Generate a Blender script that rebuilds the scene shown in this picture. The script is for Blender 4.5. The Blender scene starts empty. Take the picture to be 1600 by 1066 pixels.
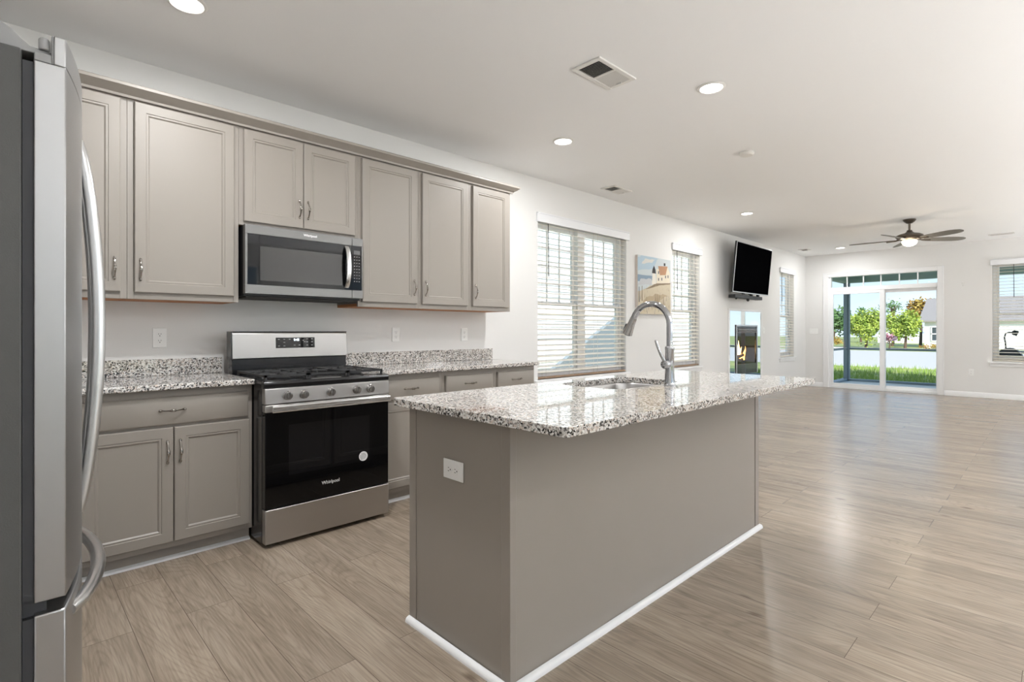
import bpy, bmesh, math, random
from mathutils import Vector, Matrix, Euler
random.seed(7)
S = bpy.context.scene
COL = S.collection
R = math.radians
PI = math.pi

# ------------------------------------------------------------------ camera
cam_d = bpy.data.cameras.new('camera')
cam = bpy.data.objects.new('camera', cam_d)
COL.objects.link(cam)
cam.location = (3.7425, 0.0, 1.1841)
cam.rotation_euler = (R(90), 0, R(46.016))
cam_d.sensor_width = 36.0
cam_d.lens = 821.5 / 1600 * 36
cam_d.shift_y = -(533 - 516.42) / 1600
cam_d.clip_start = 0.05
cam_d.clip_end = 400
S.camera = cam

# ------------------------------------------------------------------ world, sun, exposure
S.view_settings.view_transform = 'Standard'
S.view_settings.look = 'None'
S.view_settings.gamma = 1.0
S.view_settings.use_curve_mapping = False
S.view_settings.exposure = 0.45
SKY_STRENGTH = 1.15
SUN_STRENGTH = 5.8
LAMP_W = 13.0            # each recessed ceiling light
FILL_GLOBE_L = 5.0           # globes added out of view as fill light
FILL_UP_L = 215.0           # upward bowls added out of view to light the ceiling
w = bpy.data.worlds.new('sky')
S.world = w
w.use_nodes = True
nt = w.node_tree
tcw = nt.nodes.new('ShaderNodeTexCoord')
sepw = nt.nodes.new('ShaderNodeSeparateXYZ'); nt.links.new(tcw.outputs['Generated'], sepw.inputs[0])
skyr = nt.nodes.new('ShaderNodeValToRGB'); nt.links.new(sepw.outputs['Z'], skyr.inputs[0])
skyr.color_ramp.elements[0].position = 0.0; skyr.color_ramp.elements[0].color = (0.66, 0.77, 0.88, 1)
skyr.color_ramp.elements[1].position = 0.6; skyr.color_ramp.elements[1].color = (0.20, 0.38, 0.74, 1)
_e = skyr.color_ramp.elements.new(0.12); _e.color = (0.46, 0.62, 0.82, 1)
# thin clouds
cmap = nt.nodes.new('ShaderNodeMapping'); cmap.inputs['Scale'].default_value = (3, 3, 14); nt.links.new(tcw.outputs['Generated'], cmap.inputs[0])
cnz = nt.nodes.new('ShaderNodeTexNoise'); cnz.inputs['Scale'].default_value = 1.4; cnz.inputs['Detail'].default_value = 5; nt.links.new(cmap.outputs[0], cnz.inputs[0])
cr_ = nt.nodes.new('ShaderNodeMapRange'); cr_.inputs['From Min'].default_value = 0.5; cr_.inputs['From Max'].default_value = 0.8; cr_.inputs['To Max'].default_value = 0.6; nt.links.new(cnz.outputs[0], cr_.inputs[0])
cmx = nt.nodes.new('ShaderNodeMix'); cmx.data_type = 'RGBA'; nt.links.new(cr_.outputs[0], cmx.inputs[0]); nt.links.new(skyr.outputs[0], cmx.inputs[6]); cmx.inputs[7].default_value = (0.9, 0.92, 0.95, 1)
bg = nt.nodes['Background']
nt.links.new(cmx.outputs[2], bg.inputs[0])
bg.inputs[1].default_value = SKY_STRENGTH
sd = bpy.data.lights.new('sun', 'SUN')
sd.energy = SUN_STRENGTH
sd.angle = R(0.6)
sd.color = (1.0, 0.96, 0.9)
sun = bpy.data.objects.new('sun', sd)
COL.objects.link(sun)
sun.rotation_euler = Vector((-0.55, 0.70, -0.60)).to_track_quat('-Z', 'Y').to_euler()

# ------------------------------------------------------------------ helpers
class MB:
    """collects geometry in world coordinates"""
    def __init__(s):
        s.v = []; s.f = []; s.m = []
    def add(s, vs, fs, m=0):
        o = len(s.v)
        s.v += [tuple(p) for p in vs]
        for f in fs:
            s.f.append(tuple(i + o for i in f)); s.m.append(m)
        return s
    def box(s, x0, x1, y0, y1, z0, z1, m=0):
        if x0 > x1: x0, x1 = x1, x0
        if y0 > y1: y0, y1 = y1, y0
        if z0 > z1: z0, z1 = z1, z0
        v = [(x0,y0,z0),(x1,y0,z0),(x1,y1,z0),(x0,y1,z0),(x0,y0,z1),(x1,y0,z1),(x1,y1,z1),(x0,y1,z1)]
        return s.add(v, [(0,3,2,1),(4,5,6,7),(0,1,5,4),(1,2,6,5),(2,3,7,6),(3,0,4,7)], m)
    def prism(s, pts, axis, a0, a1, m=0):
        def P(p, a):
            return {'x': (a, p[0], p[1]), 'y': (p[0], a, p[1]), 'z': (p[0], p[1], a)}[axis]
        n = len(pts)
        v = [P(p, a0) for p in pts] + [P(p, a1) for p in pts]
        f = [tuple(range(n))[::-1], tuple(range(n, 2*n))]
        f += [(i, (i+1) % n, n + (i+1) % n, n + i) for i in range(n)]
        return s.add(v, f, m)
    def loft(s, rings, m=0, cap0=True, cap1=True, closed=True):
        n = len(rings[0]); v = [p for r in rings for p in r]; f = []
        for k in range(len(rings)-1):
            for i in range(n if closed else n-1):
                j = (i+1) % n
                f.append((k*n+i, k*n+j, (k+1)*n+j, (k+1)*n+i))
        if cap0: f.append(tuple(range(n))[::-1])
        if cap1: f.append(tuple(range((len(rings)-1)*n, len(rings)*n)))
        return s.add(v, f, m)
    def lathe(s, prof, c, axis='z', seg=24, m=0):
        rings = []
        for r, h in prof:
            ring = []
            for i in range(seg):
                a = 2*PI*i/seg; p, q = r*math.cos(a), r*math.sin(a)
                ring.append({'z': (c[0]+p, c[1]+q, c[2]+h), 'x': (c[0]+h, c[1]+p, c[2]+q), 'y': (c[0]+p, c[1]+h, c[2]+q)}[axis])
            rings.append(ring)
        return s.loft(rings, m)
    def tube(s, path, rad, seg=10, m=0, flat=1.0):
        P = [Vector(p) for p in path]
        if not hasattr(rad, '__len__'): rad = [rad]*len(P)
        t = (P[1]-P[0]).normalized()
        up = Vector((0,0,1)) if abs(t.z) < 0.9 else Vector((0,1,0))
        u = t.cross(up).normalized(); rings = []
        for i, p in enumerate(P):
            if i == 0: t = (P[1]-P[0])
            elif i == len(P)-1: t = (P[-1]-P[-2])
            else: t = (P[i+1]-P[i-1])
            t.normalize()
            u = (u - t*u.dot(t)).normalized(); w_ = t.cross(u)
            rings.append([p + (u*math.cos(2*PI*k/seg)*flat + w_*math.sin(2*PI*k/seg))*rad[i] for k in range(seg)])
        return s.loft(rings, m)
    def sphere(s, c, r, seg=20, rings=12, m=0, sc=(1,1,1)):
        R_ = []
        for k in range(rings+1):
            a = PI*k/rings - PI/2; rr = max(1e-4, math.cos(a))*r; z = math.sin(a)*r
            R_.append([(c[0]+rr*math.cos(2*PI*i/seg)*sc[0], c[1]+rr*math.sin(2*PI*i/seg)*sc[1], c[2]+z*sc[2]) for i in range(seg)])
        return s.loft(R_, m)
    def quad(s, a, b, c, d, m=0):
        return s.add([a,b,c,d], [(0,1,2,3)], m)

WO = {}     # world origin of every object
def tag(o, label=None, cat=None, group=None, kind=None):
    if label: o['label'] = label
    if cat: o['category'] = cat
    if group: o['group'] = group
    if kind: o['kind'] = kind
    return o
def _place(o, origin, parent):
    po = WO[parent.name] if parent else Vector((0,0,0))
    WO[o.name] = Vector(origin)
    o.location = Vector(origin) - po
    if parent: o.parent = parent
    COL.objects.link(o)
def thing(name, origin, label, cat, group=None, kind=None):
    o = bpy.data.objects.new(name, None)
    o.empty_display_size = 0.1
    _place(o, origin, None)
    return tag(o, label, cat, group, kind)
def obj(name, mb, mats, parent=None, origin=None, bevel=0, seg=2, smooth=35, label=None, kind=None, recalc=True):
    if not isinstance(mats, (list, tuple)): mats = [mats]
    if origin is None:
        if parent: origin = WO[parent.name]
        else:
            xs = [p[0] for p in mb.v]; ys = [p[1] for p in mb.v]; zs = [p[2] for p in mb.v]
            origin = ((min(xs)+max(xs))/2, (min(ys)+max(ys))/2, min(zs))
    origin = Vector(origin)
    me = bpy.data.meshes.new(name)
    me.from_pydata([Vector(p) - origin for p in mb.v], [], mb.f)
    for m in mats: me.materials.append(m)
    for p, mi in zip(me.polygons, mb.m): p.material_index = mi
    if recalc:
        bm = bmesh.new(); bm.from_mesh(me)
        bmesh.ops.recalc_face_normals(bm, faces=bm.faces)
        bm.to_mesh(me); bm.free()
    if smooth:
        me.shade_smooth(); me.set_sharp_from_angle(angle=R(smooth))
    o = bpy.data.objects.new(name, me)
    _place(o, origin, parent)
    if bevel:
        md = o.modifiers.new('bevel', 'BEVEL'); md.width = bevel; md.segments = seg
        md.limit_method = 'ANGLE'; md.angle_limit = R(40); md.use_clamp_overlap = True
    if label: o['label'] = label
    if kind: o['kind'] = kind
    return o
def struct(name, mb, mats, **k):
    o = obj(name, mb, mats, kind='structure', **k)
    return o
def link_copy(src, parent, origin, rot=(0,0,0)):
    c = src.copy(); c.rotation_euler = rot
    c.parent = None
    po = WO[parent.name] if parent else Vector((0,0,0))
    c.location = Vector(origin) - po
    if parent: c.parent = parent
    COL.objects.link(c); WO[c.name] = Vector(origin)
    return c
def text_mb(s, size, origin, right, up, depth=0.0006, bold=0.0, align='CENTER'):
    cu = bpy.data.curves.new('t', 'FONT'); cu.body = s; cu.size = size; cu.align_x = align; cu.align_y = 'CENTER'
    cu.offset = bold; cu.resolution_u = 3
    o = bpy.data.objects.new('t', cu); COL.objects.link(o)
    bpy.context.view_layer.update()
    me = o.to_mesh()
    right, up = Vector(right), Vector(up); n = right.cross(up); o0 = Vector(origin)
    mb = MB()
    vs = [o0 + right*v.co.x + up*v.co.y + n*depth for v in me.vertices]
    mb.add(vs, [tuple(p.vertices) for p in me.polygons])
    o.to_mesh_clear(); bpy.data.objects.remove(o); bpy.data.curves.remove(cu)
    return mb

# ------------------------------------------------------------------ materials
def mat(name, col, rough=0.5, metal=0.0, spec=0.5, emit=None, es=0, coat=0.0, bump=None):
    m = bpy.data.materials.new(name); m.use_nodes = True
    b = m.node_tree.nodes['Principled BSDF']
    b.inputs['Base Color'].default_value = (*col, 1)
    b.inputs['Roughness'].default_value = rough
    b.inputs['Metallic'].default_value = metal
    b.inputs['Specular IOR Level'].default_value = spec
    b.inputs['Coat Weight'].default_value = coat
    if emit:
        b.inputs['Emission Color'].default_value = (*emit, 1); b.inputs['Emission Strength'].default_value = es
    if bump:
        N, L = m.node_tree.nodes, m.node_tree.links
        tc = N.new('ShaderNodeTexCoord'); mp = N.new('ShaderNodeMapping'); mp.inputs['Scale'].default_value = bump[1]
        nz = N.new('ShaderNodeTexNoise'); nz.inputs['Scale'].default_value = bump[0]; nz.inputs['Detail'].default_value = 3
        bp = N.new('ShaderNodeBump'); bp.inputs['Strength'].default_value = bump[2]; bp.inputs['Distance'].default_value = 0.002
        L.new(tc.outputs['Object'], mp.inputs[0]); L.new(mp.outputs[0], nz.inputs[0]); L.new(nz.outputs[0], bp.inputs['Height']); L.new(bp.outputs[0], b.inputs['Normal'])
    return m
def sr(r, g, b):
    f = lambda c: ((c/255+0.055)/1.055)**2.4 if c/255 > 0.04045 else c/255/12.92
    return (f(r), f(g), f(b))
def ramp(N, stops, interp='LINEAR'):
    r = N.new('ShaderNodeValToRGB'); cr = r.color_ramp; cr.interpolation = interp
    while len(cr.elements) < len(stops): cr.elements.new(0.5)
    for e, (p, c) in zip(cr.elements, stops): e.position = p; e.color = (*c, 1)
    return r

M = {}
M['wall'] = mat('wall_paint', sr(228,227,225), 0.75, bump=(180, (1,1,1), 0.05))
M['ceiling'] = mat('ceiling_paint', sr(246,246,246), 0.85, bump=(160, (1,1,1), 0.06))
M['trim'] = mat('trim_white', sr(238,238,238), 0.35)
M['vinyl'] = mat('vinyl_white', sr(243,244,245), 0.4)
M['cab'] = mat('cabinet_paint', sr(149,142,134), 0.42, bump=(60, (1,1,6), 0.02))
M['wood_raw'] = mat('raw_plywood', sr(178,116,66), 0.6)
M['plastic'] = mat('white_plastic', sr(240,240,238), 0.35)
M['slotdark'] = mat('slot_dark', (0.02,0.02,0.02), 0.6)
M['black'] = mat('black_enamel', (0.008,0.008,0.009), 0.22, coat=0.3)
M['blackglass'] = mat('black_glass', (0.003,0.003,0.0035), 0.04, spec=0.28)
M['iron'] = mat('cast_iron', (0.02,0.02,0.021), 0.6, bump=(300,(1,1,1),0.2))
M['greyglass'] = mat('smoked_glass', sr(46,45,43), 0.12)
M['chrome'] = mat('chrome', (0.46,0.465,0.48), 0.07, metal=1)
M['nickel'] = mat('antique_nickel', (0.42,0.39,0.36), 0.12, metal=1)
M['fridge_side'] = mat('grey_textured_side', sr(78,78,77), 0.5, bump=(400,(1,1,1),0.3))
M['gasket'] = mat('dark_gasket', sr(52,53,56), 0.6)
M['slat'] = mat('cream_faux_wood', sr(240,233,220), 0.45)
M['valance'] = mat('white_valance', sr(236,237,240), 0.45)
M['railwood'] = mat('tan_bottom_rail', sr(150,124,100), 0.5)
M['cordm'] = mat('blind_cord', sr(215,208,196), 0.8)
M['wand'] = mat('dark_wand', sr(52,46,42), 0.4)
M['tvscreen'] = mat('tv_screen', (0.002,0.002,0.0025), 0.5, spec=0.0)
M['tvbezel'] = mat('silver_bezel', sr(205,205,208), 0.3, metal=0.6)
M['blackplastic'] = mat('black_plastic', (0.012,0.012,0.013), 0.45)
M['mirror'] = mat('polished_mirror_panel', (0.80,0.84,0.83), 0.02, metal=1)
M['bronze'] = mat('brushed_bronze', sr(104,96,88), 0.32, metal=0.8)
M['fanwood'] = mat('grey_weathered_blade', sr(120,117,112), 0.55, bump=(30,(1,12,1),0.2))
M['lamp'] = mat('lamp_diffuser', (1,1,1), 0.5, emit=(1,0.96,0.9), es=9)
M['fanlamp'] = mat('fan_glass_lit', (1,0.95,0.85), 0.4, emit=(1,0.86,0.62), es=7)
M['globe'] = mat('fill_globe_lit', (1,1,1), 0.4, emit=(0.975,0.988,1.0), es=FILL_GLOBE_L)
M['fill_up'] = mat('fill_uplight_lit', (1,1,1), 0.4, emit=(0.975,0.988,1.0), es=FILL_UP_L)
M['flame'] = mat('flame', (1,0.5,0.1), 0.5, emit=(1,0.42,0.08), es=5)
M['flamecore'] = mat('flame_core', (1,0.8,0.4), 0.5, emit=(1,0.78,0.38), es=7)
M['log'] = mat('charred_log', sr(90,70,56), 0.9, bump=(40,(1,1,1),0.6))
M['vent'] = mat('vent_white', sr(232,230,226), 0.45)
M['ventdark'] = mat('vent_dark', sr(60,58,55), 0.8)
M['digit'] = mat('display_digits', (0.8,0.9,1), 0.5, emit=(0.75,0.88,1), es=1.6)
M['ink'] = mat('white_print', sr(205,205,205), 0.5)
M['inkdark'] = mat('dark_print', sr(60,60,62), 0.6)
M['sticker'] = mat('white_sticker', sr(235,235,235), 0.5)
M['porch'] = mat('porch_paint', sr(122,138,148), 0.5)
M['porchdark'] = mat('porch_beam_paint', sr(160,182,178), 0.6)
M['conc'] = mat('porch_concrete', sr(205,205,200), 0.8, bump=(40,(1,1,1),0.2))
M['road'] = mat('asphalt_road', sr(186,182,178), 0.9)
M['walkway'] = mat('concrete_walk', sr(222,214,204), 0.9)
M['siding'] = mat('white_siding', sr(248,248,246), 0.6)
M['shingle'] = mat('grey_shingle', sr(140,134,130), 0.9, bump=(20,(1,1,1),0.4))
M['shadeblue'] = mat('blue_grey_shade', sr(132,142,148), 0.7)  # shade colour of the wedge beyond the double window
M['bark'] = mat('tree_bark', sr(96,78,64), 0.9)
M['darkwin'] = mat('dark_window_glass', sr(70,78,84), 0.1)
M['cover'] = mat('dark_grill_cover', sr(44,48,54), 0.55)
M['roofing'] = mat('roofing', sr(120,115,110), 0.9)

def leafmat(name, a, b):
    m = mat(name, a, 0.6); N, L = m.node_tree.nodes, m.node_tree.links
    tc = N.new('ShaderNodeTexCoord'); nz = N.new('ShaderNodeTexNoise'); nz.inputs['Scale'].default_value = 1.3
    r = ramp(N, [(0.35, a), (0.65, b)]); L.new(tc.outputs['Object'], nz.inputs[0]); L.new(nz.outputs[0], r.inputs[0])
    L.new(r.outputs[0], N['Principled BSDF'].inputs['Base Color'])
    return m
M['leaf'] = leafmat('leaf_bright', sr(116,142,52), sr(174,188,84))
M['leafdark'] = leafmat('leaf_dark', sr(76,110,70), sr(110,140,84))
M['leafrust'] = leafmat('leaf_rust', sr(150,110,60), sr(170,150,70))
M['flower'] = leafmat('flower_shrub', sr(180,120,140), sr(110,110,130))
M['grass'] = leafmat('grass_blade', sr(96,132,48), sr(150,172,76))
M['lawn'] = leafmat('lawn_ground', sr(116,134,62), sr(170,166,92))

def glassmat():
    m = bpy.data.materials.new('clear_glass'); m.use_nodes = True
    N, L = m.node_tree.nodes, m.node_tree.links; N.remove(N['Principled BSDF'])
    t = N.new('ShaderNodeBsdfTransparent'); t.inputs[0].default_value = (0.96,0.98,0.97,1)
    g = N.new('ShaderNodeBsdfGlossy'); g.inputs['Roughness'].default_value = 0.0
    fr = N.new('ShaderNodeFresnel'); fr.inputs[0].default_value = 1.3
    mx = N.new('ShaderNodeMixShader')
    ge = N.new('ShaderNodeNewGeometry'); sb = N.new('ShaderNodeMath'); sb.operation = 'SUBTRACT'; sb.inputs[0].default_value = 1; L.new(ge.outputs['Backfacing'], sb.inputs[1])
    fm = N.new('ShaderNodeMath'); fm.operation = 'MULTIPLY'; L.new(fr.outputs[0], fm.inputs[0]); L.new(sb.outputs[0], fm.inputs[1])
    L.new(fm.outputs[0], mx.inputs[0]); L.new(t.outputs[0], mx.inputs[1]); L.new(g.outputs[0], mx.inputs[2])
    L.new(mx.outputs[0], N['Material Output'].inputs[0])
    return m
M['glass'] = glassmat()

def steelmat(name, col, rough, axis):
    m = mat(name, col, rough, metal=1.0); N, L = m.node_tree.nodes, m.node_tree.links
    b = N['Principled BSDF']
    tc = N.new('ShaderNodeTexCoord'); mp = N.new('ShaderNodeMapping')
    mp.inputs['Scale'].default_value = {'z': (900,900,6), 'y': (900,6,900), 'x': (6,900,900)}[axis]
    nz = N.new('ShaderNodeTexNoise'); nz.inputs['Scale'].default_value = 1; nz.inputs['Detail'].default_value = 2
    mr = N.new('ShaderNodeMapRange'); mr.inputs['To Min'].default_value = rough-0.06; mr.inputs['To Max'].default_value = rough+0.1
    L.new(tc.outputs['Object'], mp.inputs[0]); L.new(mp.outputs[0], nz.inputs[0]); L.new(nz.outputs[0], mr.inputs[0]); L.new(mr.outputs[0], b.inputs['Roughness'])
    bp = N.new('ShaderNodeBump'); bp.inputs['Strength'].default_value = 0.08; bp.inputs['Distance'].default_value = 0.0005
    L.new(nz.outputs[0], bp.inputs['Height']); L.new(bp.outputs[0], b.inputs['Normal'])
    return m
M['steel'] = steelmat('stainless_steel', (0.47,0.455,0.44), 0.36, 'y')
M['steel_mw'] = steelmat('stainless_microwave', (0.21,0.207,0.203), 0.42, 'y')
M['steel_f'] = steelmat('stainless_fridge', (0.43,0.43,0.43), 0.34, 'x')
M['steel_h'] = mat('satin_handle', (0.66,0.66,0.66), 0.28, metal=1)
M['steel_bright'] = steelmat('stainless_handle', (0.78,0.78,0.78), 0.24, 'y')
M['knob'] = mat('knob_metal', (0.40,0.39,0.38), 0.2, metal=1)
M['steel_sink'] = steelmat('stainless_sink', (0.34,0.33,0.32), 0.3, 'y')

def granite():
    m = mat('speckled_granite', (0.5,0.5,0.5), 0.035); N, L = m.node_tree.nodes, m.node_tree.links
    b = N['Principled BSDF']
    tc = N.new('ShaderNodeTexCoord')
    nz0 = N.new('ShaderNodeTexNoise'); nz0.inputs['Scale'].default_value = 90; nz0.inputs['Detail'].default_value = 2
    mxv = N.new('ShaderNodeMix'); mxv.data_type = 'VECTOR'; mxv.inputs[0].default_value = 0.012
    L.new(tc.outputs['Object'], nz0.inputs[0]); L.new(tc.outputs['Object'], mxv.inputs[4]); L.new(nz0.outputs['Color'], mxv.inputs[5])
    v = N.new('ShaderNodeTexVoronoi'); v.inputs['Scale'].default_value = 175
    L.new(mxv.outputs[1], v.inputs['Vector'])
    sep = N.new('ShaderNodeSeparateColor'); L.new(v.outputs['Color'], sep.inputs[0])
    r = ramp(N, [(0, sr(38,36,36)), (0.13, sr(92,88,86)), (0.22, sr(150,144,138)), (0.40, sr(192,188,183)), (0.58, sr(222,220,216)), (0.88, sr(202,188,176))], 'CONSTANT')
    nz1 = N.new('ShaderNodeTexNoise'); nz1.inputs['Scale'].default_value = 45; nz1.inputs['Detail'].default_value = 3
    L.new(tc.outputs['Object'], nz1.inputs[0])
    ma = N.new('ShaderNodeMath'); ma.operation = 'MULTIPLY_ADD'; ma.inputs[1].default_value = 0.5; ma.inputs[2].default_value = -0.25
    L.new(nz1.outputs[0], ma.inputs[0])
    ad = N.new('ShaderNodeMath'); ad.operation = 'ADD'; L.new(sep.outputs[0], ad.inputs[0]); L.new(ma.outputs[0], ad.inputs[1])
    L.new(ad.outputs[0], r.inputs[0]); L.new(r.outputs[0], b.inputs['Base Color'])
    return m
M['granite'] = granite()

def floormat():
    m = mat('grey_oak_planks', (0.3,0.25,0.2), 0.3); N, L = m.node_tree.nodes, m.node_tree.links
    b = N['Principled BSDF']
    tc = N.new('ShaderNodeTexCoord')
    br = N.new('ShaderNodeTexBrick'); br.offset = 0.37; br.inputs['Scale'].default_value = 1
    br.inputs['Brick Width'].default_value = 1.22; br.inputs['Row Height'].default_value = 0.182; br.inputs['Mortar Size'].default_value = 0.0011
    br.inputs['Mortar Smooth'].default_value = 0.2
    br.inputs['Color1'].default_value = (0,0,0,1); br.inputs['Color2'].default_value = (1,1,1,1); br.inputs['Mortar'].default_value = (0.5,0.5,0.5,1)
    L.new(tc.outputs['Object'], br.inputs['Vector'])
    # per-plank shifted coordinates
    off = N.new('ShaderNodeVectorMath'); off.operation = 'SCALE'; off.inputs['Scale'].default_value = 37.0; L.new(br.outputs['Color'], off.inputs[0])
    add = N.new('ShaderNodeVectorMath'); add.operation = 'ADD'; L.new(tc.outputs['Object'], add.inputs[0]); L.new(off.outputs[0], add.inputs[1])
    mp = N.new('ShaderNodeMapping'); mp.inputs['Scale'].default_value = (1.6,13,1); L.new(add.outputs[0], mp.inputs[0])
    nz = N.new('ShaderNodeTexNoise'); nz.inputs['Scale'].default_value = 1.0; nz.inputs['Detail'].default_value = 6; nz.inputs['Roughness'].default_value = 0.62; nz.inputs['Distortion'].default_value = 0.7
    L.new(mp.outputs[0], nz.inputs[0])
    # cathedral grain rings: banded from a slow noise
    mp2 = N.new('ShaderNodeMapping'); mp2.inputs['Scale'].default_value = (0.7,4.4,1); L.new(add.outputs[0], mp2.inputs[0])
    nz2 = N.new('ShaderNodeTexNoise'); nz2.inputs['Scale'].default_value = 1.0; nz2.inputs['Detail'].default_value = 1.2; L.new(mp2.outputs[0], nz2.inputs[0])
    mul = N.new('ShaderNodeMath'); mul.operation = 'MULTIPLY'; mul.inputs[1].default_value = 210; L.new(nz2.outputs[0], mul.inputs[0])
    sn = N.new('ShaderNodeMath'); sn.operation = 'SINE'; L.new(mul.outputs[0], sn.inputs[0])
    # fine fibres
    mp3 = N.new('ShaderNodeMapping'); mp3.inputs['Scale'].default_value = (6,150,1); L.new(add.outputs[0], mp3.inputs[0])
    nz3 = N.new('ShaderNodeTexNoise'); nz3.inputs['Scale'].default_value = 1.0; nz3.inputs['Detail'].default_value = 3; L.new(mp3.outputs[0], nz3.inputs[0])
    # knots
    mp4 = N.new('ShaderNodeMapping'); mp4.inputs['Scale'].default_value = (2.6,5.2,1); L.new(add.outputs[0], mp4.inputs[0])
    vk = N.new('ShaderNodeTexVoronoi'); vk.inputs['Scale'].default_value = 1.0; L.new(mp4.outputs[0], vk.inputs['Vector'])
    ksep = N.new('ShaderNodeSeparateColor'); L.new(vk.outputs['Color'], ksep.inputs[0])
    kgt = N.new('ShaderNodeMath'); kgt.operation = 'LESS_THAN'; kgt.inputs[1].default_value = 0.5; L.new(ksep.outputs[0], kgt.inputs[0])
    kadd = N.new('ShaderNodeMath'); kadd.operation = 'ADD'; L.new(vk.outputs['Distance'], kadd.inputs[0]); L.new(kgt.outputs[0], kadd.inputs[1])
    kwob = N.new('ShaderNodeMath'); kwob.operation = 'MULTIPLY_ADD'; kwob.inputs[1].default_value = 0.10; L.new(nz3.outputs[0], kwob.inputs[0]); L.new(kadd.outputs[0], kwob.inputs[2])
    kr = ramp(N, [(0.09,(0,0,0)), (0.17,(1,1,1))]); L.new(kwob.outputs[0], kr.inputs[0])
    base = ramp(N, [(0.22, sr(135,121,106)), (0.5, sr(157,143,127)), (0.78, sr(172,159,143))]); L.new(nz.outputs[0], base.inputs[0])
    def mixc(kind, fac, a, bb):
        x = N.new('ShaderNodeMix'); x.data_type = 'RGBA'; x.blend_type = kind
        if isinstance(fac, (int,float)): x.inputs[0].default_value = fac
        else: L.new(fac, x.inputs[0])
        L.new(a, x.inputs[6])
        if isinstance(bb, tuple): x.inputs[7].default_value = (*bb,1)
        else: L.new(bb, x.inputs[7])
        return x.outputs[2]
    tone = ramp(N, [(0,(0.88,0.875,0.87)), (1,(1.05,1.045,1.04))]); L.new(br.outputs['Color'], tone.inputs[0])
    c = mixc('MULTIPLY', 1.0, base.outputs[0], tone.outputs[0])
    rg = ramp(N, [(0,(0.76,0.74,0.72)), (0.35,(1,1,1)), (1,(1.04,1.04,1.03))])
    mr = N.new('ShaderNodeMapRange'); mr.inputs['From Min'].default_value = -1; L.new(sn.outputs[0], mr.inputs[0]); L.new(mr.outputs[0], rg.inputs[0])
    c = mixc('MULTIPLY', 0.42, c, rg.outputs[0])
    fg = ramp(N, [(0.3,(0.72,0.70,0.69)), (0.62,(1.08,1.08,1.08))]); L.new(nz3.outputs[0], fg.inputs[0])
    c = mixc('MULTIPLY', 0.7, c, fg.outputs[0])
    kd = ramp(N, [(0,(0.45,0.41,0.38)), (1,(1,1,1))]); L.new(kr.outputs[0], kd.inputs[0])
    c = mixc('MULTIPLY', 0.85, c, kd.outputs[0])
    c = mixc('MIX', br.outputs['Fac'], c, sr(92,79,68))
    L.new(c, b.inputs['Base Color'])
    rr = N.new('ShaderNodeMapRange'); rr.inputs['To Min'].default_value = 0.2; rr.inputs['To Max'].default_value = 0.3; L.new(nz.outputs[0], rr.inputs[0]); L.new(rr.outputs[0], b.inputs['Roughness'])
    bp = N.new('ShaderNodeBump'); bp.inputs['Strength'].default_value = 0.12; bp.inputs['Distance'].default_value = 0.0015
    L.new(nz3.outputs[0], bp.inputs['Height']); L.new(bp.outputs[0], b.inputs['Normal'])
    return m
M['floor'] = floormat()

# ------------------------------------------------------------------ room shell
H = 2.764
YF = 12.346          # far wall
XR = 7.2             # right wall (outside the picture)
YB = -0.78           # wall behind the refrigerator
T = 0.16

def wall_holes(axis, p0, p1, u0, u1, z0, z1, holes):
    """wall slab normal to axis between p0 and p1, spanning u and z, with rectangular holes (ua,ub,za,zb)"""
    mb = MB()
    us = sorted({u0, u1, *[h[0] for h in holes], *[h[1] for h in holes]})
    zs = sorted({z0, z1, *[h[2] for h in holes], *[h[3] for h in holes]})
    P = lambda p, u, z: (p, u, z) if axis == 'x' else (u, p, z)
    def solid(i, j):
        if i < 0 or j < 0 or i >= len(us)-1 or j >= len(zs)-1: return False
        cu, cz = (us[i]+us[i+1])/2, (zs[j]+zs[j+1])/2
        return not any(h[0] < cu < h[1] and h[2] < cz < h[3] for h in holes)
    for i in range(len(us)-1):
        for j in range(len(zs)-1):
            if not solid(i, j): continue
            a, b, c, d = us[i], us[i+1], zs[j], zs[j+1]
            mb.quad(P(p0,a,c), P(p0,b,c), P(p0,b,d), P(p0,a,d))
            mb.quad(P(p1,a,c), P(p1,b,c), P(p1,b,d), P(p1,a,d))
            if not solid(i-1, j): mb.quad(P(p0,a,c), P(p1,a,c), P(p1,a,d), P(p0,a,d))
            if not solid(i+1, j): mb.quad(P(p0,b,c), P(p1,b,c), P(p1,b,d), P(p0,b,d))
            if not solid(i, j-1): mb.quad(P(p0,a,c), P(p1,a,c), P(p1,b,c), P(p0,b,c))
            if not solid(i, j+1): mb.quad(P(p0,a,d), P(p1,a,d), P(p1,b,d), P(p0,b,d))
    # weld the shared corners so that the slab is one closed surface
    key = {}; nv = []; mp = []
    for p in mb.v:
        k = tuple(round(c, 5) for c in p)
        if k not in key: key[k] = len(nv); nv.append(p)
        mp.append(key[k])
    mb.v = nv; mb.f = [tuple(mp[i] for i in f) for f in mb.f]
    return mb

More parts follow.
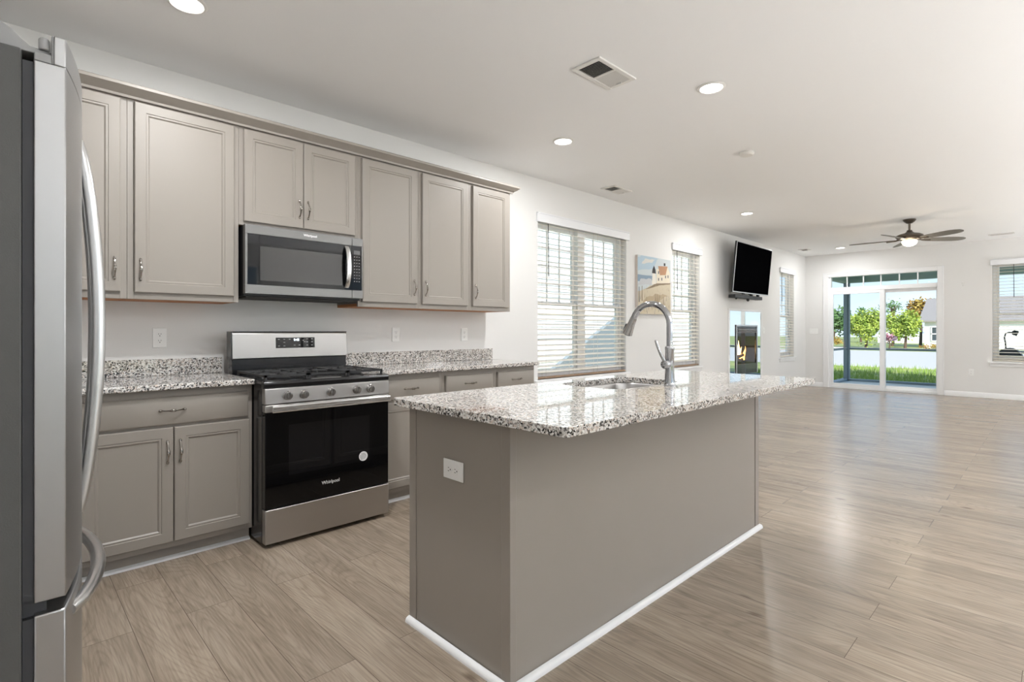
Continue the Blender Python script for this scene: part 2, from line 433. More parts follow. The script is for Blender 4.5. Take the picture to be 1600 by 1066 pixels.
W1 = (3.985, 5.60, 0.668, 2.375)
W2 = (6.735, 7.545, 0.655, 2.375)
W3 = (10.86, 11.645, 0.655, 2.375)
FPH = (8.83, 9.66, 0.47, 1.25)          # firebox hole
DOOR = (0.43, 2.226, 0.0, 2.295)
W4 = (2.965, 3.775, 0.645, 2.375)
W5 = (4.6, 6.4, 0.645, 2.375)
RW = [(0.6, 3.4, 0.0, 2.4), (5.0, 6.8, 0.645, 2.375), (8.6, 10.4, 0.645, 2.375)]  # right wall openings added out of view to let daylight in
struct('floor', MB().box(-0.0, XR, YB, YF, -0.12, 0.0), M['floor'], origin=(0,0,0))
struct('ceiling', MB().box(-T, XR+T, YB-T, YF+T, H, H+0.14), M['ceiling'])
struct('wall_left', wall_holes('x', -T, 0, YB-T, YF+T, -0.12, H, [W1, W2, W3, FPH]), M['wall'])
struct('wall_far', wall_holes('y', YF, YF+T, 0, XR, -0.12, H, [(DOOR[0], DOOR[1], -0.02, DOOR[3]), W4, W5]), M['wall'])
struct('wall_right', wall_holes('x', XR, XR+T, YB-T, YF+T, -0.12, H, RW), M['wall'])
struct('wall_back', MB().box(0, XR, YB-T, YB, -0.12, H), M['wall'])

def baseboard(name, mb):
    struct(name, mb, M['trim'], bevel=0.004)
def bb_prof_x(y0, y1):      # on the left wall, along y
    return MB().prism([(0,0),(0.014,0),(0.014,0.075),(0.006,0.092),(0,0.092)], 'y', y0, y1)
baseboard('baseboard_left', bb_prof_x(3.32, 8.50).prism([(0,0),(0.014,0),(0.014,0.075),(0.006,0.092),(0,0.092)], 'y', 9.93, YF))
def bb_prof_y(x0, x1): return MB().prism([(YF,0),(YF-0.014,0),(YF-0.014,0.075),(YF-0.006,0.092),(YF,0.092)], 'x', x0, x1)
b = bb_prof_y(0.014, 0.343); b2 = bb_prof_y(2.313, XR); b.add(b2.v, b2.f)
baseboard('baseboard_far', b)
baseboard('baseboard_right', MB().box(XR-0.014, XR, 3.5, YF, 0, 0.092))
baseboard('baseboard_back', MB().box(2.5, XR, YB, YB+0.014, 0, 0.092))

# ------------------------------------------------------------------ windows
def P3(axis, base, sgn):
    """maps (u along wall, d into the room, z) to world"""
    if axis == 'x': return lambda u, d, z: (base + sgn*d, u, z)
    return lambda u, d, z: (u, base + sgn*d, z)
def bx(mb, F, u0, u1, d0, d1, z0, z1, m=0):
    a = F(u0,d0,z0); c = F(u1,d1,z1)
    return mb.box(a[0],c[0],a[1],c[1],a[2],c[2],m)
def window(n, F, hole, units, muntins, sill_ext=0.05, inside_sill=True):
    u0,u1,z0,z1 = hole
    fr = MB(); mid = z0 + (z1-z0)*0.475
    d0, d1 = -0.15, -0.075
    bx(fr,F,u0,u0+0.045,d0,d1,z0,z1); bx(fr,F,u1-0.045,u1,d0,d1,z0,z1)
    bx(fr,F,u0+0.045,u1-0.045,d0,d1,z1-0.05,z1); bx(fr,F,u0+0.045,u1-0.045,d0,d1,z0,z0+0.055)
    gl = []; edges = [u0] + units + [u1]
    for um in units: bx(fr,F,um-0.065,um+0.065,d0,d1+0.01,z0+0.055,z1-0.05)
    sash = MB(); grid = MB(); panes = MB()
    for k in range(len(edges)-1):
        a = edges[k] + (0.045 if k == 0 else 0.065); c = edges[k+1] - (0.045 if k == len(edges)-2 else 0.065)
        for (s0,s1,dd) in ((z0+0.055, mid+0.02, -0.105), (mid-0.02, z1-0.05, -0.135)):
            e0, e1 = dd-0.012, dd+0.016
            bx(sash,F,a,a+0.038,e0,e1,s0,s1); bx(sash,F,c-0.038,c,e0,e1,s0,s1)
            bx(sash,F,a+0.038,c-0.038,e0,e1,s0,s0+0.042); bx(sash,F,a+0.038,c-0.038,e0,e1,s1-0.042,s1)
            bx(panes,F,a+0.038,c-0.038,dd-0.002,dd+0.002,s0+0.042,s1-0.042)
            if muntins and s0 > z0+0.2:
                nu, nz_ = muntins
                for q in range(1,nu):
                    u = a+0.038+(c-a-0.076)*q/nu; bx(grid,F,u-0.008,u+0.008,dd-0.006,dd+0.006,s0+0.042,s1-0.042)
                for q in range(1,nz_):
                    z = s0+0.042+(s1-s0-0.084)*q/nz_; bx(grid,F,a+0.038,c-0.038,dd-0.005,dd+0.005,z-0.008,z+0.008)
    o = struct('window_%d' % n, fr, M['vinyl'], bevel=0.003)
    obj('sash', sash, M['vinyl'], o, bevel=0.003)
    if grid.v: obj('muntin_grid', grid, M['vinyl'], o)
    obj('glass', panes, M['glass'], o, smooth=0)
    if inside_sill:
        s = MB(); bx(s,F,u0-sill_ext,u1+sill_ext,-0.0,0.035,z0-0.03,z0-0.004); bx(s,F,u0+0.002,u1-0.002,-0.075,0.001,z0-0.03,z0+0.0); bx(s,F,u0-sill_ext+0.02,u1+sill_ext-0.02,0,0.014,z0-0.088,z0-0.03)
        obj('sill', s, M['trim'], o, bevel=0.004)
    return o
FL = P3('x', 0, 1); FF = P3('y', YF, -1); FR = P3('x', XR, -1)
window(1, FL, W1, [4.785], (3,4))
window(2, FL, W2, [], (3,4))
window(3, FL, W3, [], (3,4))
window(4, FF, W4, [], None)
window(5, FF, W5, [5.5], None)
window(6, FR, RW[1], [5.9], None)  # this and the next window are unseen, added for daylight
window(7, FR, RW[2], [9.5], None)

def blind(F, hole, label, tilt, vout=0.022, pitch=0.0555, rail_mat='railwood', wand_at=0.10, n_cord=3, val_over=0.045):
    u0,u1,z0,z1 = hole; a, c = u0+0.006, u1-0.006
    zt = z1 - 0.06
    base = F((u0+u1)/2, -0.035, z0)
    t = thing('window_blind', base, label, 'blind', 'horizontal slat window blinds')
    hr = MB(); bx(hr,F,a,c,-0.062,-0.008,z1-0.05,z1-0.002); obj('headrail', hr, M['valance'], t)
    v = MB(); bx(v,F,u0-val_over+0.02,u1+val_over,0.004,0.024,z1-0.062,z1+0.036)
    bx(v,F,u0-val_over+0.02,u1+val_over,0.004,0.03,z1+0.022,z1+0.036)
    bx(v,F,u0-val_over+0.02,u0-val_over+0.032,0.0,0.01,z1-0.062,z1+0.036); bx(v,F,u1+val_over-0.012,u1+val_over,0.0,0.01,z1-0.062,z1+0.036)
    obj('valance', v, M['valance'], t, bevel=0.004)
    sl = MB(); n = int((zt - z0 - 0.03)/pitch); dc = -0.036
    hw = 0.030
    for i in range(n+1):
        z = zt - 0.012 - i*pitch
        if z < z0+0.045: break
        p = []
        for s_, th in ((-1,0.0),(0,0.0025),(1,0.0)):
            p.append((dc + s_*hw*math.cos(tilt), z - s_*hw*math.sin(tilt) + th))
        q = [(d, zz-0.003) for d, zz in p[::-1]]
        pts = p+q; m_ = len(pts)
        vs = [F(a+0.004,d,zz) for d,zz in pts] + [F(c-0.004,d,zz) for d,zz in pts]
        sl.add(vs, [tuple(range(m_))[::-1], tuple(range(m_,2*m_))] + [(k,(k+1)%m_,m_+(k+1)%m_,m_+k) for k in range(m_)])
    obj('slats', sl, M['slat'], t)
    br = MB(); bx(br,F,a+0.003,c-0.003,dc-0.027,dc+0.027,z0+0.006,z0+0.026); obj('bottom_rail', br, M[rail_mat], t, bevel=0.003)
    cd = MB()
    for k in range(n_cord):
        u = a + (c-a)*(0.08 + 0.84*k/(n_cord-1))
        for dd in (-0.029, 0.029): bx(cd,F,u-0.001,u+0.001,dc+dd*math.cos(tilt)-0.0008,dc+dd*math.cos(tilt)+0.0008,z0+0.02,z1-0.05)
    obj('ladder_cord', cd, M['cordm'], t, smooth=0)
    wd = MB(); u = u0 + wand_at
    wd.tube([F(u,0.0,z1-0.055), F(u,0.003,z1-0.2), F(u+0.003,0.004,z1-0.62)], [0.004,0.004,0.005], 8)
    obj('tilt_wand', wd, M['wand'], t)
    return t
blind(FL, W1, 'wide cream slat blind over the double window beside the kitchen counter', R(15), wand_at=0.16, n_cord=4)
blind(FL, W2, 'narrow cream slat blind between the beach painting and the television', R(15), wand_at=0.13)
blind(FL, W3, 'narrow slat blind between the fireplace and the corner of the room', R(9), rail_mat='slat', wand_at=0.1)
blind(FF, W4, 'slat blind on the far wall beside the sliding glass door', R(8), rail_mat='slat', wand_at=0.27)

# ------------------------------------------------------------------ sliding door with transom
def sliding_door():
    y0, y1 = YF+0.02, YF+0.13
    fr = MB(); a, c = DOOR[0], DOOR[1]
    fr.box(a, a+0.05, y0, y1, 0, DOOR[3]); fr.box(c-0.012, c, y0, y1, 0, DOOR[3])
    fr.box(a+0.05, c-0.012, y0, y1, 1.985, 2.068); fr.box(a+0.05, c-0.012, y0, y1, 2.285, DOOR[3]); fr.box(a+0.05, c-0.012, y0, y1, 0.0, 0.045)
    o = struct('door_1', fr, M['vinyl'], bevel=0.003)
    cs = MB(); X0, X1, Z1 = 0.345, 2.311, 2.372
    for (p, q, z0, z1) in ((X0, a+0.008, 0, Z1), (c-0.008, X1, 0, Z1), (a+0.008, c-0.008, DOOR[3]-0.008, Z1)):
        cs.box(p, q, YF-0.016, YF, z0, z1)
    cs.box(X0, X0+0.02, YF-0.023, YF-0.016, 0, Z1); cs.box(X1-0.02, X1, YF-0.023, YF-0.016, 0, Z1); cs.box(X0+0.02, X1-0.02, YF-0.023, YF-0.016, Z1-0.02, Z1)
    for (p, q, z0, z1) in ((a-0.001, a+0.008, 0, DOOR[3]), (c-0.008, c+0.001, 0, DOOR[3]), (a+0.008, c-0.008, DOOR[3]-0.008, DOOR[3]+0.001)):
        cs.box(p, q, YF-0.001, y0+0.004, z0, z1)
    obj('casing', cs, M['trim'], o, bevel=0.004)
    # inner (left) panel and outer (right) panel
    def panel(x0, x1, yy, l, r_):
        p = MB(); p.box(x0, l, yy, yy+0.045, 0.045, 1.985); p.box(r_, x1, yy, yy+0.045, 0.045, 1.985)
        p.box(l, r_, yy, yy+0.045, 0.045, 0.10); p.box(l, r_, yy, yy+0.045, 1.925, 1.985)
        po = obj('sliding_panel', p, M['vinyl'], o, bevel=0.003)
        obj('glass', MB().box(l-0.004, r_+0.004, yy+0.018, yy+0.026, 0.095, 1.93), M['glass'], po, smooth=0)
        return po
    pl = panel(a+0.05, 1.405, y0+0.005, 0.52, 1.325)
    panel(1.34, c-0.012, y0+0.058, 1.412, 2.19)
    h = MB(); h.box(0.490, 0.512, y0-0.002, y0+0.006, 0.86, 1.10)
    h.tube([(0.50,y0,0.88),(0.50,y0-0.035,0.90),(0.50,y0-0.04,0.98),(0.50,y0-0.035,1.06),(0.50,y0,1.08)], 0.008, 8)
    obj('door_handle', h, M['vinyl'], pl)
    tr = MB()
    for x in (0.766, 1.05, 1.343, 1.638, 1.922): tr.box(x-0.009, x+0.009, y0+0.02, y0+0.05, 2.068, 2.285)
    obj('transom_muntin', tr, M['vinyl'], o)
    obj('transom_glass', MB().box(a+0.05, c-0.012, y0+0.03, y0+0.036, 2.068, 2.285), M['glass'], o, smooth=0)
sliding_door()
# glazed opening added in the right wall, out of view, to let daylight in
def daylight_opening():
    h = RW[0]; fr = MB(); F = FR
    bx(fr,F,h[0],h[0]+0.05,-0.12,-0.03,0,h[3]); bx(fr,F,h[1]-0.05,h[1],-0.12,-0.03,0,h[3]); bx(fr,F,h[0],h[1],-0.12,-0.03,h[3]-0.05,h[3]); bx(fr,F,h[0],h[1],-0.12,-0.03,0,0.05)
    m_ = (h[0]+h[1])/2; bx(fr,F,m_-0.05,m_+0.05,-0.12,-0.03,0.05,h[3]-0.05)
    o = struct('door_2', fr, M['vinyl'])
    g = MB(); bx(g,F,h[0]+0.05,m_-0.05,-0.08,-0.075,0.05,h[3]-0.05); bx(g,F,m_+0.05,h[1]-0.05,-0.08,-0.075,0.05,h[3]-0.05)
    obj('glass', g, M['glass'], o, smooth=0)
daylight_opening()

# ------------------------------------------------------------------ cabinet parts
PROF_DOOR = [(0.0,-0.019),(0.0,-0.004),(0.004,0.0),(0.050,0.0),(0.0525,-0.0035),(0.0575,-0.0025),(0.0615,-0.003),(0.068,-0.009)]
PROF_DRAWER = [(0.0,-0.019),(0.0,-0.007),(0.003,-0.003),(0.009,0.0)]
def front_panel(xf, y0, y1, z0, z1, prof):
    rings = [[(xf+d, y0+i, z0+i), (xf+d, y1-i, z0+i), (xf+d, y1-i, z1-i), (xf+d, y0+i, z1-i)] for i, d in prof]
    return MB().loft(rings)
PULL = [None]
def pull(parent, x, y, z, vertical=True):
    rot = (0,0,0) if vertical else (R(90),0,0)
    if PULL[0] is None:
        mb = MB(); n = 17; path = []; rad = []
        for i in range(n):
            s = i/(n-1); zz = -0.050 + 0.100*s
            path.append((0.004 + 0.024*math.sin(PI*s)**0.8, 0, zz))
            d = abs(s-0.5)*2
            rad.append(0.0034 + 0.0038*max(0, 1-d*2.2) + 0.002*max(0,(d-0.8)*5))
        mb.tube(path, rad, 10)
        for zz in (-0.052, 0.052): mb.sphere((0.004,0,zz), 0.0075, 12, 8, sc=(0.75,0.9,1.35))
        for zz in (-0.008, 0.008): mb.lathe([(0.0072,-0.0015),(0.0085,0),(0.0072,0.0015)], (0.0275,0,zz), 'z', 12)
        o = obj('pull_handle', mb, M['nickel'], None, origin=(0,0,0))
        COL.objects.unlink(o); PULL[0] = o
    return link_copy(PULL[0], parent, (x, y, z), rot)

def wall_cabinet(y0, y1, z0, z1, doors, label, group='wall cabinets above the counter', handles=None):
    """doors: list of (ya, yb, zb, zt, handle side)"""
    t = thing('wall_cabinet', (0.002, (y0+y1)/2, z0), label, 'cabinet', group)
    cb = MB(); cb.box(0.002, 0.305, y0+0.001, y1-0.001, z0+0.022, z1)
    obj('cabinet_box', cb, M['cab'], t)
    ff = MB(); xa, xb = 0.3055, 0.325; st = 0.03
    ff.box(xa, xb, y0+0.0005, y0+st, z0, z1); ff.box(xa, xb, y1-st, y1-0.0005, z0, z1)
    ff.box(xa, xb, y0+st, y1-st, z0, z0+0.045); ff.box(xa, xb, y0+st, y1-st, z1-0.05, z1)
    obj('face_frame', ff, M['cab'], t, bevel=0.001)
    obj('bottom_panel', MB().box(0.004, 0.305, y0+0.002, y1-0.002, z0+0.001, z0+0.0215), M['wood_raw'], t, label='bare wood underside')
    for ya, yb, zb, zt, side in doors:
        d = obj('door', front_panel(0.345, ya, yb, zb, zt, PROF_DOOR), M['cab'], t, smooth=30)
        yh = ya+0.026 if side == 'l' else yb-0.026
        pull(d, 0.345, yh, zb+0.122)
    return t
ZB, ZT, ZU, ZC = 1.387, 2.402, 1.352, 2.425
wall_cabinet(-0.45, 0.466, ZU, ZC, [(-0.005, 0.4365, ZB, ZT, 'r')], 'wall cabinet partly hidden behind the refrigerator handle')
wall_cabinet(0.466, 1.0125, ZU, ZC, [(0.4965, 0.984, ZB, ZT, 'l')], 'wide single door wall cabinet between the refrigerator and the microwave')
wall_cabinet(1.0125, 1.790, 1.822, ZC, [(1.0385, 1.397, 1.8445, ZT, 'r'), (1.401, 1.762, 1.8445, ZT, 'l')], 'short two door wall cabinet directly above the microwave')
wall_cabinet(1.790, 2.2965, ZU, ZC, [(1.8155, 2.271, ZB, ZT, 'r')], 'single door wall cabinet just past the microwave')
wall_cabinet(2.2965, 2.7985, ZU, ZC, [(2.3228, 2.770, ZB, ZT, 'l')], 'second wall cabinet past the microwave, one before the end of the row')
wall_cabinet(2.7985, 3.272, ZU, ZC, [(2.8273, 3.2393, ZB, ZT, 'l')], 'last wall cabinet of the row, next to the window')
def crown():
    prof = [(0.0,2.4255),(0.328,2.4255),(0.334,2.412),(0.345,2.412),(0.348,2.424),(0.356,2.430),(0.372,2.440),(0.386,2.452),(0.392,2.456),(0.392,2.470),(0.384,2.476),(0.0,2.476)]
    mb = MB(); rings = []
    y_end = 3.272
    rings.append([(x, -0.45, z) for x, z in prof])
    rings.append([(x, y_end + max(0, x-0.325), z) for x, z in prof])
    mb.loft(rings)
    o = obj('crown_molding', mb, M['cab'], None, smooth=20)
    tag(o, 'stepped greige crown molding running along the top of the wall cabinets', 'molding')
crown()

def base_cabinet(y0, y1, drawers, doors, label, group='base cabinets under the granite counters', end=False):
    t = thing('base_cabinet', (0.3, (y0+y1)/2, 0), label, 'cabinet', group)
    obj('cabinet_box', MB().box(0.004, 0.573, y0+0.001, y1-0.001, 0.105, 0.8835), M['cab'], t)
    ff = MB(); xa, xb = 0.5735, 0.593; st = 0.028
    ff.box(xa, xb, y0+0.0005, y0+st, 0.075, 0.8835); ff.box(xa, xb, y1-st, y1-0.0005, 0.075, 0.8835)
    ff.box(xa, xb, y0+st, y1-st, 0.075, 0.115); ff.box(xa, xb, y0+st, y1-st, 0.84, 0.8835); ff.box(xa, xb, y0+st, y1-st, 0.688, 0.706)
    obj('face_frame', ff, M['cab'], t, bevel=0.001)
    obj('toe_kick', MB().box(0.004, 0.545, y0+0.001, y1-0.001, 0.0, 0.104), M['cab'], t)
    obj('shoe_molding', MB().prism([(0.5455,0),(0.566,0),(0.563,0.009),(0.5455,0.017)], 'y', y0+0.001, y1-0.001), M['trim'], t, label='pale shoe molding strip')
    for ya, yb, za, zb in drawers:
        d = obj('drawer', front_panel(0.613, ya, yb, za, zb, PROF_DRAWER), M['cab'], t, smooth=30)
        pull(d, 0.613, (ya+yb)/2, (za+zb)/2 + 0.004, False)
    for ya, yb, side in doors:
        d = obj('door', front_panel(0.613, ya, yb, 0.106, 0.690, PROF_DOOR), M['cab'], t, smooth=30)
        pull(d, 0.613, ya+0.026 if side == 'l' else yb-0.026, 0.566)
    return t
base_cabinet(0.225, 1.003, [(0.251, 0.981, 0.703, 0.846)], [(0.251, 0.6205, 'r'), (0.6245, 0.987, 'l')], 'base cabinet with one wide drawer and two doors, between refrigerator and range')
base_cabinet(1.772, 2.318, [(1.80, 2.289, 0.705, 0.846)], [(1.80, 2.289, 'r')], 'base cabinet with one drawer directly past the range')
base_cabinet(2.318, 2.838, [(2.347, 2.810, 0.705, 0.847)], [(2.347, 2.810, 'l')], 'middle one of the three base cabinets past the range')
base_cabinet(2.838, 3.305, [(2.865, 3.284, 0.705, 0.848)], [(2.865, 3.284, 'l')], 'end base cabinet of the row, nearest the window')
# corner cabinet run hidden behind the refrigerator
obj('filler_panel', MB().box(0.004, 0.593, YB+0.002, 0.2245, 0.0, 0.8835), M['cab'], None)['label'] = 'plain greige base filler panel in the corner behind the refrigerator'
tag(bpy.data.objects['filler_panel'], None, 'cabinet')

def counter(y0, y1, bs0, bs1, label):
    t = thing('countertop', (0.32, (y0+y1)/2, 0.884), label, 'countertop', 'granite countertops along the wall')
    obj('slab', MB().box(0.001, 0.65, y0, y1, 0.8845, 0.914), M['granite'], t, bevel=0.006, seg=3)
    obj('backsplash', MB().box(0.001, 0.021, bs0, bs1, 0.9145, 1.013), M['granite'], t, bevel=0.002)
counter(YB+0.004, 1.003, YB+0.004, 1.005, 'short speckled granite countertop between the refrigerator and the range')
counter(1.770, 3.318, 1.785, 3.335, 'speckled granite countertop with backsplash between the range and the window')

# ------------------------------------------------------------------ range
def cooking_range():
    Y0, Y1 = 1.008, 1.764; XF = 0.785
    t = thing('gas_range', (0.45, 1.386, 0), 'freestanding stainless steel gas range with black oven door', 'stove')
    obj('body', MB().box(0.13, 0.735, Y0, Y1, 0.018, 0.885), M['black'], t, bevel=0.004)
    for x in (0.2, 0.70):
        for y in (Y0+0.05, Y1-0.05): obj('leveling_foot', MB().lathe([(0.016,0),(0.016,0.018)], (x,y,0), 'z', 12), M['blackplastic'], t)
    ct = MB().box(0.215, 0.745, Y0-0.004, Y1+0.004, 0.8855, 0.908)
    ct.prism([(0.7455,0.867),(0.775,0.867),(0.779,0.89),(0.772,0.904),(0.7455,0.908)], 'y', Y0-0.004, Y1+0.004)
    ct_o = obj('cooktop', ct, M['black'], t, bevel=0.004)
    for x, y, r in ((0.35,1.16,0.04),(0.60,1.16,0.048),(0.35,1.61,0.04),(0.60,1.61,0.052),(0.475,1.386,0.045)):
        obj('burner', MB().lathe([(r,0.9085),(r,0.914),(r*0.8,0.917),(r*0.8,0.922),(0.001,0.923)], (x,y,0), 'z', 20), M['iron'], ct_o)
    w3 = (Y1-Y0-0.03)/3
    for k in range(3):
        g = MB(); a = Y0+0.015+k*w3+0.002; c = a+w3-0.004; z0, z1 = 0.925, 0.937
        x0, x1 = 0.25, 0.735
        for (p,q,r_,s_) in ((x0,x0+0.012,a,c),(x1-0.012,x1,a,c),(x0,x1,a,a+0.012),(x0,x1,c-0.012,c)): g.box(p,q,r_,s_,z0,z1)
        m_ = (a+c)/2; g.box((x0+x1)/2-0.006,(x0+x1)/2+0.006,a,c,z0,z1)
        for cx_ in ((0.35,0.60) if k != 1 else (0.475,)):
            for ang in range(8):
                an = PI/4*ang; L0, L1 = 0.02, 0.105
                dx_, dy_ = math.cos(an), math.sin(an)
                L1 = min(L1, (c-a)/2/abs(dy_) if abs(dy_) > 0.1 else 9)
                g.tube([(cx_+dx_*L0, m_+dy_*L0, z0+0.006), (cx_+dx_*L1, m_+dy_*L1, z0+0.006)], 0.006, 6)
        for x in (x0+0.006, x1-0.006):
            for y in (a+0.006, c-0.006): g.box(x-0.006,x+0.006,y-0.006,y+0.006,0.9085,z0)
        obj('grate', g, M['iron'], t)
    # backguard
    bk = MB().box(0.13, 0.205, Y0+0.003, Y1-0.003, 0.8855, 1.005)
    obj('rear_vent_panel', bk, M['black'], t, bevel=0.003)
    bg_ = MB().prism([(0.13,1.0055),(0.214,1.0055),(0.214,1.012),(0.208,1.165),(0.20,1.172),(0.13,1.172)], 'y', Y0, Y1)
    bgo = obj('backguard', bg_, M['steel'], t, bevel=0.004)
    obj('backguard_cap', MB().prism([(0.128,1.1725),(0.206,1.1725),(0.199,1.177),(0.128,1.177)], 'y', Y0-0.002, Y1+0.002).box(0.128,0.215,Y0-0.006,Y0-0.0005,1.0,1.177), M['black'], bgo)
    dp = MB(); sl = -0.006/0.153
    xa = lambda z: 0.214+(z-1.012)*sl
    dp.prism([(xa(1.068),1.068),(xa(1.068)+0.0012,1.068),(xa(1.137)+0.0012,1.137),(xa(1.137),1.137)], 'y', 1.271, 1.529)
    do = obj('control_display', dp, M['blackglass'], t)
    tm = text_mb('9:45', 0.022, (xa(1.122)+0.0014, 1.405, 1.121), (0,1,0), (0,0,1), 0.0004, 0.0006); obj('clock_digits', tm, M['digit'], do, smooth=0)
    for y, z in ((1.29,1.125),(1.325,1.125),(1.36,1.125),(1.325,1.105),(1.29,1.082),(1.325,1.082),(1.392,1.086),(1.424,1.086),(1.45,1.118),(1.46,1.108),(1.477,1.127),(1.51,1.127),(1.477,1.107),(1.51,1.107),(1.477,1.085),(1.51,1.085)):
        x = xa(z)+0.0015; obj('touch_key', MB().box(x, x+0.0004, y-0.006, y+0.006, z-0.0015, z+0.0015), M['ink'], do, smooth=0)
    # control panel with knobs
    cp = MB().prism([(0.7355,0.782),(0.784,0.782),(0.783,0.866),(0.7355,0.866)], 'y', Y0, Y1)
    cpo = obj('control_panel', cp, M['steel'], t, bevel=0.003)
    for y in (1.128, 1.219, 1.377, 1.541, 1.631):
        x = 0.783
        k = MB(); k.lathe([(0.026,0),(0.026,0.004),(0.0225,0.006),(0.0215,0.022),(0.020,0.026),(0.001,0.027)], (x,y,0.824), 'x', 24)
        k.box(x+0.022, x+0.036, y-0.0055, y+0.0055, 0.8035, 0.8445)
        ko = obj('knob', k, M['knob'], t, origin=(x,y,0.824), bevel=0.0015)
        obj('knob_mark', MB().box(x+0.0362, x+0.0366, y-0.001, y+0.001, 0.828, 0.842), M['slotdark'], ko)
    # oven door
    dr = MB().box(0.7365, XF-0.004, Y0+0.002, Y1-0.002, 0.214, 0.738)
    dro = obj('oven_door', dr, M['blackglass'], t, bevel=0.003)
    obj('door_trim', MB().box(0.7365, XF, Y0+0.001, Y1-0.001, 0.7385, 0.777), M['steel'], dro, bevel=0.003)
    obj('oven_window', MB().box(XF-0.0039, XF-0.0034, 1.135, 1.63, 0.38, 0.66), mat('oven_window_tint', (0.006,0.006,0.007), 0.03), dro)
    hd = MB()
    hd.prism([(0.822,0.742),(0.838,0.740),(0.843,0.747),(0.843,0.771),(0.838,0.778),(0.824,0.778),(0.820,0.77)], 'y', 1.030, 1.742)
    for y in (1.060, 1.712): hd.box(XF, 0.825, y-0.014, y+0.014, 0.75, 0.772)
    obj('handle', hd, M['steel_bright'], dro, bevel=0.003)
    lg = text_mb('Whirlpool', 0.026, (XF-0.0036, 1.379, 0.297), (0,1,0), (0,0,1), 0.0005, 0.0007); obj('lettering', lg, M['ink'], dro, smooth=0)
    st = MB().lathe([(0.029,0),(0.029,0.0006)], (XF-0.0033,1.587,0.411), 'x', 32)
    so = obj('sticker', st, M['sticker'], dro, smooth=0)
    ln = MB()
    for i, hw in enumerate((0.014, 0.020, 0.022, 0.020, 0.015)):
        z = 0.427 - i*0.008; x = XF-0.0026
        y = 1.587-hw
        while y < 1.587+hw:
            l = random.uniform(0.003, 0.008); ln.box(x, x+0.0002, y, min(y+l, 1.587+hw), z-0.0018, z+0.0018); y += l+0.0025
    obj('fine_print', ln, M['inkdark'], dro, smooth=0)
    # storage drawer
    obj('storage_drawer', MB().box(0.7365, XF, Y0+0.001, Y1-0.001, 0.024, 0.2085), M['steel'], t, bevel=0.004)
cooking_range()

# ------------------------------------------------------------------ microwave
def microwave():
    Y0, Y1, Z0, Z1, XF = 1.026, 1.788, 1.404, 1.818, 0.40
    t = thing('microwave_oven', (0.2, 1.407, Z0-0.02), 'over-the-range stainless steel microwave hanging above the stove', 'microwave')
    obj('body', MB().box(0.004, 0.362, Y0+0.003, Y1-0.003, Z0-0.012, Z1), M['blackplastic'], t, bevel=0.003)
    un = MB().box(0.05, 0.35, Y0+0.02, Y1-0.02, Z0-0.020, Z0-0.0125); obj('underside_vent', un, M['ventdark'], t)
    fr = MB()
    # face frame: top strip, bottom strip, side strips
    YS = 1.708
    g0, g1, gz0, gz1 = 1.040, 1.780, 1.459, 1.763
    def strip(a, c):
        mb = MB()
        mb.box(0.363, XF, a, c, gz1, Z1); mb.box(0.363, XF, a, c, Z0, gz0)
        return mb
    d = strip(Y0, YS-0.001); d.box(0.363, XF, Y0, g0, gz0, gz1)
    dro = obj('door', d, M['steel_mw'], t, bevel=0.002)
    c_ = strip(YS+0.001, Y1); c_.box(0.363, XF, g1, Y1, gz0, gz1)
    cpo = obj('control_panel', c_, M['steel_mw'], t, bevel=0.002)
    obj('door_glass', MB().box(0.363, XF-0.003, g0+0.0005, YS-0.001, gz0+0.0005, gz1-0.0005), M['blackglass'], dro)
    obj('window_mesh', MB().box(XF-0.0029, XF-0.0022, 1.112, 1.640, 1.487, 1.694), M['greyglass'], dro)
    kp = obj('keypad', MB().box(0.363, XF-0.003, YS+0.001, g1-0.0005, gz0+0.0005, gz1-0.0005), M['blackglass'], t)
    obj('display', MB().box(XF-0.0029, XF-0.002, 1.722, 1.768, 1.705, 1.732), mat('display_grey', sr(88,88,88), 0.2), kp)
    kk = MB()
    for r_ in range(9):
        for q in range(3):
            y = 1.727+q*0.0175; z = 1.688-r_*0.021
            kk.box(XF-0.0029, XF-0.0023, y-0.004, y+0.004, z-0.0022, z+0.0022)
    obj('key_lettering', kk, mat('key_print', sr(150,150,150), 0.5), kp, smooth=0)
    h = MB(); n = 13; path = []
    for i in range(n):
        s = i/(n-1); path.append((XF-0.002+0.042*math.sin(PI*s)**0.6, 1.668, 1.472+0.284*s))
    rings = []
    for i, p in enumerate(path):
        wv = 0.014
        rings.append([(p[0]-0.006,p[1]-wv,p[2]),(p[0]+0.003,p[1]-wv,p[2]),(p[0]+0.007,p[1],p[2]),(p[0]+0.003,p[1]+wv,p[2]),(p[0]-0.006,p[1]+wv,p[2])])
    h.loft(rings)
    obj('handle', h, M['steel_bright'], dro, smooth=50)
    lg = text_mb('Whirlpool', 0.021, (XF, 1.419, 1.793), (0,1,0), (0,0,1), 0.0005, 0.0006); obj('lettering', lg, mat('bright_print', sr(235,235,235), 0.3), dro, smooth=0)
microwave()

